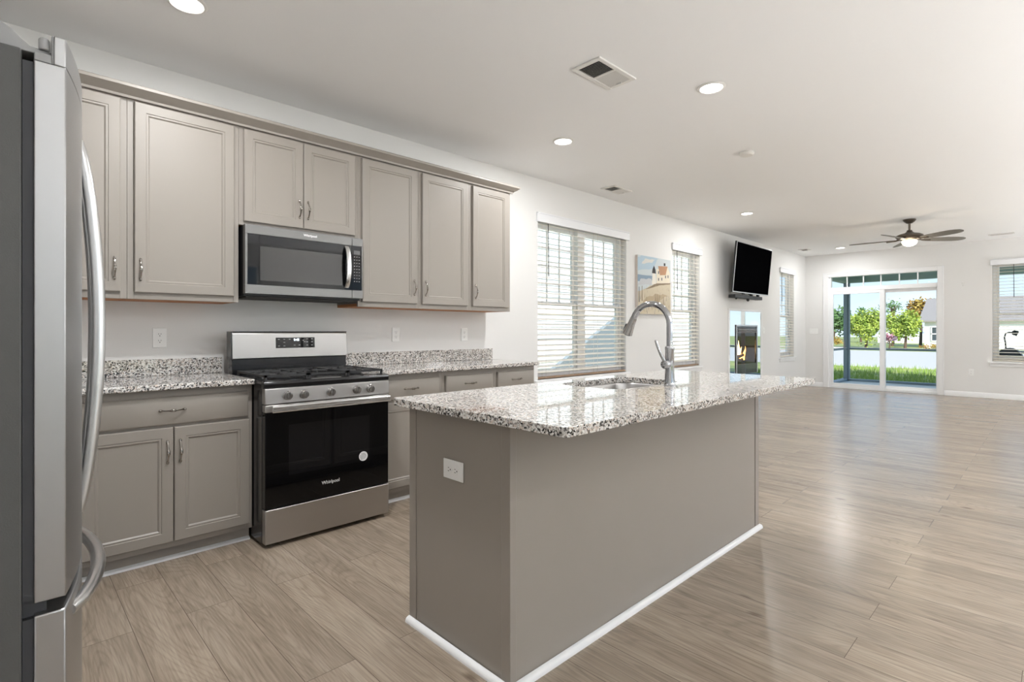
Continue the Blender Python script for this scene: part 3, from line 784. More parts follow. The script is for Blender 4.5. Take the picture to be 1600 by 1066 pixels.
# ------------------------------------------------------------------ refrigerator
def refrigerator():
    X0, X1 = 1.53, 2.37; xm = (X0+X1)/2
    t = thing('refrigerator', (xm, -0.36, 0), 'tall stainless steel french door refrigerator with bottom freezer', 'refrigerator')
    obj('body', MB().box(X0+0.004, X1-0.004, YB+0.02, 0.024, 0.02, 1.726), M['fridge_side'], t, bevel=0.004, label='dark grey textured cabinet side')
    for x in (X0+0.06, X1-0.06):
        for y in (-0.7, -0.02): obj('leveling_foot', MB().lathe([(0.02,0),(0.02,0.02)], (x,y,0), 'z', 12), M['blackplastic'], t)
    def yf(x): return 0.088 + 0.054*(1-((x-xm)/((X1-X0)/2))**2)
    def panel(a, c, z0, z1, name):
        n = 12; pts = [(a, 0.041)]
        pts += [(a+(c-a)*i/n, yf(a+(c-a)*i/n)) for i in range(n+1)]
        pts += [(c, 0.041)]
        return obj(name, MB().prism(pts, 'z', z0, z1), M['steel_f'], t, bevel=0.003, smooth=30)
    def door(a, c, xe):
        n = 12; zt, zc = 1.708, 1.765
        pts = [(a, 0.041)] + [(a+(c-a)*i/n, yf(a+(c-a)*i/n)) for i in range(n+1)] + [(c, 0.041)]
        mb = MB().prism(pts, 'z', 0.655, zt)
        pts = [(a, 0.070)] + [(a+(c-a)*i/n, yf(a+(c-a)*i/n)) for i in range(n+1)] + [(c, 0.070)]
        mb.prism(pts, 'z', zt, zc)
        return obj('door', mb, M['steel_f'], t, bevel=0.002, smooth=30)
    dl = door(X0, xm-0.003, X0); dr = door(xm+0.003, X1, X1)
    fz = panel(X0, X1, 0.06, 0.630, 'freezer_drawer')
    gk = MB(); gk.box(X0+0.012, X1-0.006, 0.0245, 0.0405, 0.66, 1.705); gk.box(X0+0.012, X1-0.006, 0.0245, 0.0405, 0.066, 0.625)
    gk.box(X0+0.012, X1-0.02, 0.0245, 0.06, 0.625, 0.66)
    obj('door_gasket', gk, M['gasket'], t)
    obj('toe_grille', MB().box(X0+0.02, X1-0.02, -0.05, 0.03, 0.005, 0.055), M['blackplastic'], t)
    for d, x in ((dl, xm-0.036), (dr, xm+0.036)):
        h = MB(); n = 21; path = []
        for i in range(n):
            s = i/(n-1); path.append((x, yf(x)-0.004+0.041*math.sin(PI*s)**0.75, 0.715+0.96*s))
        h.tube(path, [0.010+0.005*math.sin(PI*i/(n-1))**0.5 for i in range(n)], 12)
        obj('handle', h, M['steel_h'], d, label='long bowed vertical handle')
    h = MB(); n = 21; path = []
    for i in range(n):
        s = i/(n-1); x = X1-0.07-(X1-X0-0.14)*s
        path.append((x, yf(x)-0.006+0.041*math.sin(PI*s)**0.6, 0.596))
    h.tube(path, [0.012+0.004*math.sin(PI*i/(n-1))**0.5 for i in range(n)], 12)
    obj('handle', h, M['steel_h'], fz, label='bowed horizontal freezer handle')
    # hinge covers
    for sx, xe in ((-1, X0), (1, X1)):
        hc = MB()
        x0_, x1_ = xe-sx*0.015, xe-sx*0.16
        hc.prism([(-0.20,1.7265),(-0.20,1.80),(-0.06,1.800),(-0.006,1.772),(0.010,1.763),(0.024,1.748),(0.036,1.739),(0.068,1.735),(0.068,1.7265)], 'x', x0_, x1_)
        hc.box(min(xe-sx*0.001, xe-sx*0.10), max(xe-sx*0.001, xe-sx*0.10), 0.0415, 0.0665, 1.7085, 1.7255)
        hc.box(min(xe-sx*0.001, xe-sx*0.10), max(xe-sx*0.001, xe-sx*0.10), 0.0665, 0.0699, 1.7085, 1.765)
        hc.lathe([(0.0085,1.735),(0.0085,1.755),(0.006,1.759),(0.001,1.760)], (xe-sx*0.012, 0.056, 0), 'z', 16)
        obj('hinge_cover', hc, mat('grey_hinge_plastic', sr(150,150,150), 0.5), t, bevel=0.003)
refrigerator()

# ------------------------------------------------------------------ kitchen island
IX0, IX1, IY0, IY1 = 1.907, 2.501, 1.190, 3.256
SX0, SX1, SY0, SY1 = 1.985, 2.362, 2.00, 2.60
def rounded_rect(x0, x1, y0, y1, r, n=5):
    pts = []
    for cx_, cy_, a0 in ((x1-r,y1-r,0),(x0+r,y1-r,90),(x0+r,y0+r,180),(x1-r,y0+r,270)):
        for i in range(n+1):
            a = R(a0+90*i/n); pts.append((cx_+r*math.cos(a), cy_+r*math.sin(a)))
    return pts
def island():
    t = thing('kitchen_island', ((IX0+IX1)/2, (IY0+IY1)/2, 0), 'greige kitchen island with plain panels and white shoe molding', 'kitchen island')
    e = 0.018
    bp = MB()
    bp.box(IX0+0.03, IX1-e, IY0+e, IY0+e+0.001, 0.09, 0.8835)
    obj('end_panel', MB().box(IX0+0.003, IX1-0.045, IY0+0.004, IY0+0.02, 0.0, 0.8835), M['cab'], t, bevel=0.001)
    obj('back_panel', MB().box(IX1-0.02, IX1-0.004, IY0+0.03, IY1-0.05, 0.0, 0.8835), M['cab'], t, bevel=0.001)
    obj('far_end_panel', MB().box(IX0+0.003, IX1-0.02, IY1-0.02, IY1-0.004, 0.0, 0.8835), M['cab'], t, bevel=0.001)
    ct = MB(); ct.prism([(IX1-0.044,IY0),(IX1,IY0),(IX1,IY0+0.029),(IX1-0.02,IY0+0.029),(IX1-0.02,IY0+0.0205),(IX1-0.044,IY0+0.0205)], 'z', 0, 0.8835)
    obj('corner_trim', ct, M['cab'], t, bevel=0.002)
    ct = MB(); ct.box(IX1-0.0195, IX1, IY1-0.049, IY1, 0, 0.8835)
    obj('corner_trim', ct, M['cab'], t, bevel=0.002)
    obj('edge_trim', MB().box(IX0-0.001, IX0+0.045, IY0+0.0005, IY0+0.0035, 0, 0.8835), M['cab'], t, bevel=0.001)
    obj('floor_deck', MB().box(IX0+0.06, IX1-0.021, IY0+0.021, IY1-0.021, 0.1, 0.118), M['cab'], t)
    obj('toe_kick', MB().box(IX0+0.06, IX0+0.075, IY0+0.021, IY1-0.021, 0.0, 0.0995), M['cab'], t)
    ff = MB(); xa, xb = IX0+0.003, IX0+0.022
    ys = [IY0+0.021, IY0+0.72, IY0+1.50, IY1-0.021]
    for y in ys: ff.box(xa, xb, max(ys[0], y-0.025), min(ys[-1], y+0.025), 0.1, 0.8835)
    ff.box(xa, xb, ys[0], ys[-1], 0.845, 0.8835); ff.box(xa, xb, ys[0], ys[-1], 0.1, 0.13)
    obj('face_frame', ff, M['cab'], t)
    for y0_, y1_ in zip(ys[:-1], ys[1:]):
        p = front_panel(0, y0_+0.012, y1_-0.012, 0.106, 0.838, PROF_DOOR)
        p.v = [(IX0-0.019+0.001-x-0.001, y, z) for x, y, z in p.v]
        p.v = [(x+0.019-0.0165+0.0, y, z) for x, y, z in p.v]
        obj('door', p, M['cab'], t, smooth=30)
    def shoe(poly, ax, a, c): return MB().prism(poly, ax, a, c)
    q = [(0,0),(0.022,0),(0.0215,0.008),(0.017,0.016),(0.009,0.0205),(0,0.022)]
    s1 = MB().prism([(IX1+p*0.9, z) for p, z in q], 'y', IY0-0.018, IY1+0.012)
    s1.prism([(IY0-p*0.9, z) for p, z in q], 'x', IX0-0.001, IX1)
    obj('shoe_molding', s1, M['trim'], t, label='white quarter round strip')
    return t
isl = island()
def island_top():
    x0, x1, y0, y1 = 1.888, 2.800, 1.118, 3.300
    out = rounded_rect(x0, x1, y0, y1, 0.025, 4); inn = rounded_rect(SX0, SX1, SY0, SY1, 0.09, 6)
    bm = bmesh.new()
    def loop(pts, z): return [bm.verts.new((p[0], p[1], z)) for p in pts]
    z0, z1 = 0.8845, 0.914
    lo, li = loop(out, z1), loop(inn, z1)
    es = []
    for l in (lo, li):
        for i in range(len(l)): es.append(bm.edges.new((l[i], l[(i+1) % len(l)])))
    bmesh.ops.triangle_fill(bm, use_beauty=True, use_dissolve=False, edges=es)
    top = list(bm.faces)
    r = bmesh.ops.extrude_face_region(bm, geom=top)
    vs = [g for g in r['geom'] if isinstance(g, bmesh.types.BMVert)]
    for v_ in vs: v_.co.z = z0
    bmesh.ops.recalc_face_normals(bm, faces=bm.faces)
    mb = MB(); idx = {v_: i for i, v_ in enumerate(bm.verts)}
    mb.add([v_.co[:] for v_ in bm.verts], [tuple(idx[v_] for v_ in f.verts) for f in bm.faces]); bm.free()
    o = obj('island_countertop', mb, M['granite'], None, bevel=0.005, seg=3, smooth=40)
    tag(o, 'polished speckled granite slab on the kitchen island with sink cutout', 'countertop')
island_top()
def sink():
    t = thing('kitchen_sink', ((SX0+SX1)/2, (SY0+SY1)/2, 0.66), 'undermount stainless steel sink set into the island', 'sink')
    z1 = 0.8838
    A = rounded_rect(SX0-0.03, SX1+0.03, SY0-0.03, SY1+0.03, 0.10, 6); B = rounded_rect(SX0-0.004, SX1+0.004, SY0-0.004, SY1+0.004, 0.09, 6)
    Bm = rounded_rect(SX0+0.002, SX1-0.002, SY0+0.002, SY1-0.002, 0.085, 6)
    C = rounded_rect(SX0+0.012, SX1-0.012, SY0+0.012, SY1-0.012, 0.08, 6); D = rounded_rect(SX0+0.05, SX1-0.05, SY0+0.05, SY1-0.05, 0.06, 6)
    mb = MB(); rings = [[(*p, z1) for p in A], [(*p, z1) for p in B], [(*p, z1-0.01) for p in Bm], [(*p, 0.70) for p in C], [(*p, 0.672) for p in D]]
    mb.loft(rings, cap0=False)
    o = obj('basin', mb, M['steel_sink'], t, smooth=50, recalc=False)
    md = o.modifiers.new('solid', 'SOLIDIFY'); md.thickness = 0.0015; md.offset = -1
    obj('drain', MB().lathe([(0.045,0),(0.045,0.003),(0.03,0.004),(0.03,0.001),(0.001,0.001)], ((SX0+SX1)/2, (SY0+SY1)/2, 0.672), 'z', 24), M['chrome'], t)
sink()
def faucet():
    bx_, by_ = 2.425, 2.345; z0 = 0.9142
    t = thing('kitchen_faucet', (bx_, by_, z0), 'tall chrome pull-down gooseneck faucet standing behind the sink', 'faucet')
    obj('base', MB().lathe([(0.029,0),(0.029,0.004),(0.026,0.008),(0.0245,0.02),(0.0215,0.08),(0.0215,0.175),(0.023,0.178),(0.023,0.186),(0.019,0.192),(0.001,0.193)], (bx_,by_,z0), 'z', 28), M['chrome'], t)
    path = []; zt = z0+0.19; r_ = 0.105; zc = 1.213
    path.append((bx_,by_,zt)); path.append((bx_,by_,zc-0.06)); 
    for i in range(0, 15):
        a = R(160*i/14); path.append((bx_-r_+r_*math.cos(a), by_, zc+r_*math.sin(a)))
    obj('spout', MB().tube(path, 0.0155, 16), M['chrome'], t)
    p = Vector(path[-1]); d = (p - Vector(path[-2])).normalized()
    h = MB(); q = [p + d*s for s in (0.0,0.004,0.03,0.075,0.092,0.094)]
    h.tube(q, [0.0165,0.0175,0.0185,0.0245,0.0265,0.022], 20)
    ho = obj('spray_head', h, mat('brushed_dark_chrome', (0.40,0.39,0.38), 0.22, metal=1), t)
    c = p + d*0.06 + Vector((-0.024,0,0.004))
    bt = MB(); side = Vector((-d.z,0,d.x)).normalized()
    bt.tube([c - d*0.022, c - d*0.018, c + d*0.018, c + d*0.022], [0.004,0.008,0.008,0.004], 10)
    obj('spray_button', bt, M['blackplastic'], ho)
    obj('nozzle', MB().tube([p+d*0.0941, p+d*0.097], [0.02,0.018], 16), M['blackplastic'], ho)
    zz = z0+0.105
    v = MB(); v.tube([(bx_,by_-0.018,zz),(bx_,by_-0.030,zz),(bx_,by_-0.044,zz),(bx_,by_-0.052,zz),(bx_,by_-0.056,zz)], [0.019,0.021,0.023,0.019,0.010], 18)
    vo = obj('valve_body', v, M['chrome'], t)
    lv = MB(); lv.tube([(bx_,by_-0.044,zz+0.010),(bx_-0.010,by_-0.062,zz+0.045),(bx_-0.020,by_-0.076,zz+0.085),(bx_-0.026,by_-0.084,zz+0.115),(bx_-0.027,by_-0.085,zz+0.119)], [0.0085,0.0075,0.007,0.0065,0.004], 12)
    obj('lever', lv, M['chrome'], vo)
faucet()

# ------------------------------------------------------------------ outlets and switches
def outlet(F, u, z, label, horizontal=False, group='white duplex wall outlets'):
    t = thing('wall_outlet', F(u, 0, z), label, 'outlet', group)
    pw, ph = (0.058, 0.036) if horizontal else (0.036, 0.058)
    pl = MB(); bx(pl,F,u-pw,u+pw,0.0006,0.006,z-ph,z+ph); obj('cover_plate', pl, M['plastic'], t, bevel=0.003)
    for s in (-1,1):
        du, dz = (0.0195*s, 0) if horizontal else (0, 0.0195*s)
        r_ = MB(); ring = []
        for dd in (0.006, 0.0075):
            ring.append([F(u+du+0.0155*math.cos(2*PI*i/20), dd, z+dz+0.0155*max(-0.88,min(0.88,math.sin(2*PI*i/20)))) if not horizontal else F(u+du+0.0155*max(-0.88,min(0.88,math.cos(2*PI*i/20))), dd, z+dz+0.0155*math.sin(2*PI*i/20)) for i in range(20)])
        r_.loft(ring); ro = obj('receptacle', r_, M['plastic'], t)
        sl = MB()
        for a_, c_, w_, h_ in ((-0.006,0.004,0.001,0.004),(0.006,0.004,0.001,0.0034),(0,-0.007,0.0022,0.0024)):
            if horizontal: a_, c_, w_, h_ = -c_, a_, h_, w_
            bx(sl,F,u+du+a_-w_,u+du+a_+w_,0.0073,0.0078,z+dz+c_-h_,z+dz+c_+h_)
        obj('slots', sl, M['slotdark'], ro, smooth=0)
    sc = MB(); bx(sc,F,u-0.002,u+0.002,0.006,0.0068,z-0.002,z+0.002); obj('screw', sc, M['vent'], t)
outlet(FL, 0.670, 1.139, 'white duplex outlet on the wall above the short countertop')
outlet(FL, 2.293, 1.150, 'white duplex outlet on the wall just past the range')
outlet(FL, 3.006, 1.146, 'white duplex outlet on the wall above the end of the backsplash')
outlet(P3('y', IY0+0.0040, -1), 2.197, 0.669, 'horizontal white outlet on the end panel of the island', True)
outlet(FF, 2.688, 0.439, 'white duplex outlet low on the far wall under the window')
def switch(F, u, z, gang, label, thermostat=False):
    t = thing('light_switch', F(u,0,z), label, 'switch')
    wv = 0.036 if gang == 1 else 0.060+0.023*(gang-2)
    pl = MB(); bx(pl,F,u-wv,u+wv,0.0006,0.006,z-0.058,z+0.058); obj('cover_plate', pl, M['plastic'], t, bevel=0.003)
    for k in range(gang):
        c = u+(k-(gang-1)/2)*0.046
        rk = MB(); bx(rk,F,c-0.005,c+0.005,0.006,0.013,z-0.003,z+0.011); obj('toggle', rk, M['plastic'], t, bevel=0.001)
switch(FF, 0.165, 1.163, 3, 'white triple switch plate in the corner beside the sliding door')
switch(FL, 10.037, 1.184, 1, 'white single switch beside the fireplace')
def hook():
    o = MB(); 
    for u, z in ((2.562,2.03),(2.588,2.03),(2.575,1.99)): o.lathe([(0.007,0),(0.009,-0.004),(0.004,-0.012),(0.001,-0.013)], (u,YF,z), 'y', 10)
    tag(obj('curtain_hook', o, M['vent'], None), 'tiny white wall hooks beside the sliding door casing', 'hook')
hook()

# ------------------------------------------------------------------ painting
def painting():
    y0, y1, z0, z1, d = 5.80, 6.62, 1.398, 2.150, 0.036
    t = thing('canvas_painting', (0, (y0+y1)/2, z0), 'beach painting of a small lighthouse and house on a sandy bluff', 'painting')
    obj('canvas', MB().box(0.001, d, y0, y1, z0, z1), mat('canvas_edge', sr(206,196,188), 0.8), t, bevel=0.003)
    W_, H_ = y1-y0, z1-z0
    cols = [sr(200,208,210), sr(176,196,208), sr(214,212,206), sr(134,154,172), sr(194,196,198), sr(206,194,170), sr(186,168,140), sr(138,122,100), sr(232,226,214), sr(52,50,52), sr(184,140,108), sr(228,218,198), sr(92,96,104), sr(178,170,130)]
    ms = [mat('oil_paint_%s' % 'abcdefghijklmn'[i], c, 0.75) for i, c in enumerate(cols)]
    mb = MB(); lay = [d+0.0006]
    def poly(pts, m, up=True):
        if up: lay[0] += 0.00012
        mb.add([(lay[0], y0+W_*u, z0+H_*v) for u, v in pts], [tuple(range(len(pts)))], m)
    def rough(pts, amp=0.012, sub=4):
        out = []
        for (a, b_), (c, e_) in zip(pts, pts[1:]+pts[:1]):
            for k in range(sub): 
                s = k/sub; out.append((min(1,max(0,a+(c-a)*s+random.uniform(-amp,amp))), min(1,max(0,b_+(e_-b_)*s+random.uniform(-amp,amp)))))
        return out
    poly([(0,0),(1,0),(1,1),(0,1)], 0)
    poly(rough([(0,0.74),(0.45,0.80),(0.6,1),(0.1,1),(0,0.95)]), 1)
    poly(rough([(0.1,0.86),(0.4,0.9),(0.5,0.97),(0.2,0.95)]), 2)
    poly(rough([(0,0.56),(0.5,0.56),(0.5,0.66),(0,0.68)]), 3)
    poly(rough([(0,0.50),(0.45,0.52),(0.4,0.62),(0.1,0.60)]), 4)
    poly(rough([(0.0,0.0),(1,0),(1,0.6),(0.8,0.58),(0.55,0.56),(0.3,0.47),(0.12,0.40),(0,0.38)], 0.008), 5)
    poly(rough([(0.2,0.42),(0.55,0.55),(0.8,0.57),(1,0.59),(1,0.56),(0.7,0.53),(0.45,0.47)], 0.006), 7)
    poly(rough([(0.1,0.1),(0.5,0.2),(0.9,0.35),(0.6,0.36),(0.25,0.30)], 0.02), 6)
    # lighthouse
    poly([(0.41,0.52),(0.54,0.54),(0.52,0.72),(0.43,0.72)], 8); poly([(0.415,0.72),(0.535,0.72),(0.52,0.79),(0.475,0.86),(0.43,0.79)], 9)
    # house
    poly([(0.55,0.55),(0.98,0.58),(0.98,0.76),(0.90,0.87),(0.55,0.80)], 11); poly([(0.60,0.86),(0.90,0.88),(0.84,0.72),(0.66,0.70)], 10)
    poly([(0.78,0.88),(0.83,0.88),(0.83,0.93),(0.78,0.93)], 9)
    for u, v in ((0.60,0.60),(0.70,0.61),(0.82,0.66),(0.90,0.67),(0.60,0.72)): poly([(u,v),(u+0.03,v),(u+0.03,v+0.05),(u,v+0.05)], 12)
    # fence posts and beach grass
    for u, v0, v1 in ((0.03,0.2,0.46),(0.11,0.22,0.48),(0.50,0.18,0.36),(0.56,0.12,0.36),(0.62,0.12,0.34),(0.75,0.16,0.32)):
        poly([(u,v0),(u+0.022,v0),(u+0.018,v1),(u+0.004,v1)], 7 if u > 0.06 else 12)
    for k in range(60):
        u, v = random.uniform(0.02,0.95), random.uniform(0.0,0.3); a = random.uniform(-0.04,0.04); l = random.uniform(0.05,0.14)
        poly([(u,v),(u+0.008,v),(min(1,max(0,u+a+0.004)),v+l)], random.choice((7,7,8,13,12)))
    for k in range(26):
        u, v = random.uniform(0.15,0.95), random.uniform(0.28,0.5); l = random.uniform(0.03,0.07)
        poly([(u,v),(u+0.006,v),(u+0.012,v+l)], random.choice((6,7,13)))
    obj('painted_scene', mb, ms, t, smooth=0, recalc=False)
painting()

# ------------------------------------------------------------------ television
def television():
    y0, y1 = 8.175, 9.630
    a = Vector((0.228, 0, 1.785)); b_ = Vector((0.300, 0, 2.578)); up = (b_-a).normalized(); n = Vector((up.z,0,-up.x))   # front faces +x and slightly down
    t = thing('television', (0.1, 8.9, 1.72), 'large black flat screen television tilted down on the wall above the fireplace', 'television')
    L = (b_-a).length
    def slab(mb, u0, u1, v0, v1, d0, d1):
        vs = []
        for d in (d0, d1):
            for (u, v_) in ((u0,v0),(u1,v0),(u1,v1),(u0,v1)):
                p = a + up*v_ + n*d; vs.append((p.x, u, p.z))
        mb.add(vs, [(0,1,2,3),(4,5,6,7),(0,1,5,4),(1,2,6,5),(2,3,7,6),(3,0,4,7)])
        return mb
    obj('casing', slab(slab(MB(), y0, y1, 0, L, -0.028, -0.001), y0+0.25, y1-0.25, 0.08, L-0.2, -0.06, -0.028), M['blackplastic'], t, bevel=0.003)
    br0 = 0
    bz = MB(); slab(bz, y0, y0+0.012, 0, L, -0.001, 0.004); slab(bz, y1-0.012, y1, 0, L, -0.001, 0.004); slab(bz, y0+0.012, y1-0.012, 0, 0.018, -0.001, 0.004); slab(bz, y0+0.012, y1-0.012, L-0.012, L, -0.001, 0.004)
    obj('bezel', bz, M['tvbezel'], t, bevel=0.001)
    obj('screen', slab(MB(), y0+0.012, y1-0.012, 0.018, L-0.012, -0.001, 0.001), M['tvscreen'], t)
    br = MB(); br.box(0.001, 0.02, 8.95, 9.45, 1.92, 2.30); br.box(0.02, 0.06, 9.02, 9.07, 1.8, 2.38); br.box(0.02, 0.06, 9.30, 9.35, 1.8, 2.38)
    br.box(0.06, 0.225, 9.02, 9.07, 2.0, 2.12); br.box(0.06, 0.225, 9.30, 9.35, 2.0, 2.12)
    obj('wall_bracket', br, M['blackplastic'], t)
    cb = MB(); cb.box(0.10, 0.21, 8.32, 9.42, 1.705, 1.760); cb.box(0.15, 0.19, 9.02, 9.07, 1.76, 1.83); cb.box(0.15, 0.19, 9.30, 9.35, 1.76, 1.83); cb.sphere((0.19,8.40,1.70),0.02,10,6); cb.sphere((0.19,8.86,1.688),0.026,10,6)
    obj('cable_box_tray', cb, M['blackplastic'], t, bevel=0.004)
television()

# ------------------------------------------------------------------ fireplace
def fireplace():
    y0, y1, z1 = 8.525, 9.910, 1.545
    t = thing('gas_fireplace', (0, 9.22, 0), 'black gas fireplace burning in a mirror-bright panel surround', 'fireplace')
    tr = MB(); tr.box(0.001, 0.022, y0, y0+0.035, 0, z1); tr.box(0.001, 0.022, y1-0.035, y1, 0, z1); tr.box(0.001, 0.022, y0+0.035, y1-0.035, z1-0.035, z1)
    obj('surround_trim', tr, M['trim'], t, bevel=0.003)
    mp = MB(); fy0, fy1, fz0, fz1 = 8.80, 9.69, 0.44, 1.28
    mp.box(0.001, 0.012, y0+0.0355, fy0, 0, z1-0.0355); mp.box(0.001, 0.012, fy1, y1-0.0355, 0, z1-0.0355); mp.box(0.001, 0.012, fy0, fy1, fz1, z1-0.0355); mp.box(0.001, 0.012, fy0, fy1, 0, fz0)
    obj('mirror_panel', mp, M['mirror'], t, smooth=0)
    fr = MB(); w_ = 0.055; d = 0.022
    fr.box(0.0, d, fy0, fy0+w_, fz0, fz1); fr.box(0.0, d, fy1-w_, fy1, fz0, fz1); fr.box(0.0, d, fy0+w_, fy1-w_, fz1-0.05, fz1); fr.box(0.0, d, fy0+w_, fy1-w_, fz0, fz0+0.17)
    fo = obj('insert_frame', fr, M['black'], t, bevel=0.003)
    sv = MB(); sv.box(d, d+0.006, fy0, fy0+0.022, fz0, fz1); sv.box(d, d+0.006, fy1-0.022, fy1, fz0, fz1); sv.box(d, d+0.006, fy0+0.022, fy1-0.022, fz1-0.022, fz1)
    obj('silver_edge', sv, M['tvbezel'], fo)
    lv = MB()
    for k in range(3):
        z = fz1-0.065-k*0.028; lv.prism([(0.0,z),(0.05,z-0.012),(0.052,z-0.016),(0.0,z-0.006)], 'y', fy0+w_, fy1-w_)
    obj('hood_louver', lv, M['tvbezel'], fo)
    bxm = MB(); X = -0.36
    a_, c_, e_, f_ = FPH
    bxm.quad((X,a_,e_),(X,c_,e_),(X,c_,f_),(X,a_,f_)); bxm.quad((X,a_,e_),(0,a_,e_),(0,a_,f_),(X,a_,f_)); bxm.quad((X,c_,e_),(0,c_,e_),(0,c_,f_),(X,c_,f_)); bxm.quad((X,a_,e_),(0,a_,e_),(0,c_,e_),(X,c_,e_)); bxm.quad((X,a_,f_),(0,a_,f_),(0,c_,f_),(X,c_,f_))
    o = obj('firebox', bxm, mat('firebox_black', (0.015,0.014,0.013), 0.7), t, smooth=0)
    md = o.modifiers.new('solid', 'SOLIDIFY'); md.thickness = 0.004; md.offset = 0
    for i, (yy, zz, dy, dz, r_) in enumerate(((9.02,0.66,0.26,0.0,0.04),(9.44,0.66,0.24,0.02,0.042),(9.22,0.72,0.2,0.06,0.035),(9.28,0.66,0.3,0.0,0.03))):
        lg = MB(); x = -0.12-0.05*(i % 2)
        lg.tube([(x,yy-dy,zz-dz/2),(x+0.01,yy-dy/3,zz),(x-0.01,yy+dy/3,zz+0.01),(x,yy+dy,zz+dz/2)], [r_*0.8,r_,r_*0.95,r_*0.75], 10)
        obj('log', lg, M['log'], t)
    rng = random.Random(3)
    for i in range(11):
        yy = 8.98 + 0.05*i + rng.uniform(-0.02,0.02); h = (0.20+0.20*math.exp(-((yy-9.15)/0.18)**2))*rng.uniform(0.75,1.2); x = -0.10-0.07*rng.random()
        path = []; rad = []
        for k in range(9):
            s = k/8; path.append((x+0.01*math.sin(5*s+i), yy+0.035*math.sin(4*s+i*1.7)*s, 0.66+h*s)); rad.append(max(0.0015, 0.034*math.sin(PI*min(1,(s*0.85+0.18)))**1.2*(1-s*0.55)))
        obj('flame', MB().tube(path, rad, 8, flat=0.8), M['flamecore'] if i % 3 == 0 else M['flame'], t)
    obj('fire_glass', MB().box(0.008, 0.012, fy0+w_, fy1-w_, fz0+0.17, fz1-0.05), M['glass'], fo, smooth=0)
fireplace()

# ------------------------------------------------------------------ ceiling fittings
def recessed(x, y, label, power=LAMP_W, r_=0.072):
    t = thing('recessed_light', (x, y, H-0.012), label, 'ceiling light', 'recessed ceiling lights')
    obj('trim_ring', MB().lathe([(r_,0),(r_+0.014,-0.001),(r_+0.016,-0.004),(r_+0.008,-0.010),(r_,-0.011),(r_-0.004,-0.006),(r_-0.004,0)], (x,y,H-0.0005), 'z', 36), M['vent'], t)
    obj('diffuser', MB().lathe([(r_-0.0045,-0.0005),(r_-0.0045,-0.006),(r_*0.6,-0.0085),(0.001,-0.009)], (x,y,H-0.0005), 'z', 36), M['lamp'], t)
    l = bpy.data.lights.new('recessed_lamp', 'AREA'); l.shape = 'DISK'; l.size = 2*r_-0.012; l.energy = power; l.color = (0.98,0.99,1.0)
    lo = bpy.data.objects.new('recessed_lamp', l); COL.objects.link(lo); lo.parent = t; lo.location = (0,0,-0.004)
recessed(0.834, 0.632, 'recessed ceiling light nearest the refrigerator, over the short counter', 5.0)
recessed(2.186, 3.301, 'recessed ceiling light beside the large square vent, above the island end')
recessed(0.887, 3.348, 'recessed ceiling light above the end of the wall cabinets')
recessed(0.846, 7.191, 'recessed ceiling light between the smoke detector and the television')
recessed(0.875, 11.473, 'recessed ceiling light near the far wall, beyond the television')
recessed(1.72, 0.80, 'added unseen recessed light over the kitchen aisle in front of the range', 24.0)  # out of view, added to brighten the aisle floor
for i, (x, y) in enumerate(((4.9,0.8),(4.9,4.0),(4.9,7.2),(4.9,11.4))):  # unseen downlights added as fill
    recessed(x, y, 'added unseen recessed light on the dining side of the room, number %s from the kitchen' % ('one','two','three','four')[i], 5.0)
def fill(x, y, z, r_, label):  # unseen globes added to brighten the walls and ceiling
    t = thing('fill_globe', (x,y,z), label, 'pendant light', 'globe pendant lights')
    obj('canopy', MB().lathe([(0.06,0),(0.06,-0.015),(0.02,-0.03),(0.001,-0.031)], (x,y,H-0.0005), 'z', 24), M['bronze'], t)
    obj('cord', MB().tube([(x,y,H-0.03),(x,y,z+r_)], 0.004, 8), M['blackplastic'], t)
    obj('globe', MB().sphere((x,y,z), r_, 24, 16), M['globe'], t)
fill(4.9, 2.6, 1.40, 0.17, 'added unseen white globe pendant over the dining side, nearest the kitchen')
fill(4.9, 6.2, 1.40, 0.17, 'added unseen white globe pendant over the middle of the dining side')
fill(4.9, 9.8, 1.40, 0.17, 'added unseen white globe pendant over the far dining side')
def uplight(x, y, z, label):  # unseen lamps added to throw light up at the ceiling
    t = thing('fill_uplight', (x,y,0), label, 'floor lamp', 'torchiere unseen fill lamps')
    obj('base', MB().lathe([(0.15,0.0),(0.15,0.02),(0.03,0.03),(0.001,0.031)], (x,y,0), 'z', 28), M['bronze'], t)
    obj('pole', MB().lathe([(0.014,0.03),(0.014,z-0.12)], (x,y,0), 'z', 16), M['bronze'], t)
    obj('bowl', MB().lathe([(0.02,z-0.12),(0.10,z-0.09),(0.19,z),(0.185,z),(0.095,z-0.084),(0.001,z-0.1)], (x,y,0), 'z', 32), M['bronze'], t)
    obj('diffuser', MB().lathe([(0.183,z-0.002),(0.001,z-0.001)], (x,y,0), 'z', 32), M['fill_up'], t)
uplight(6.2, 1.6, 1.0, 'added unseen bronze torchiere floor lamp on the dining side, nearest the kitchen')
uplight(6.2, 4.6, 1.0, 'added unseen bronze torchiere floor lamp in the middle of the dining side')
uplight(6.2, 8.2, 1.0, 'added unseen bronze torchiere floor lamp at the far end of the dining side')
uplight(6.2, 11.3, 1.0, 'added unseen bronze torchiere floor lamp in the far corner of the dining side')
tag(obj('smoke_detector', MB().lathe([(0.058,0),(0.062,-0.006),(0.062,-0.016),(0.05,-0.03),(0.03,-0.034),(0.001,-0.035)], (1.833,4.735,H-0.0005), 'z', 32), M['vent'], None), 'round white smoke detector on the ceiling', 'smoke detector')

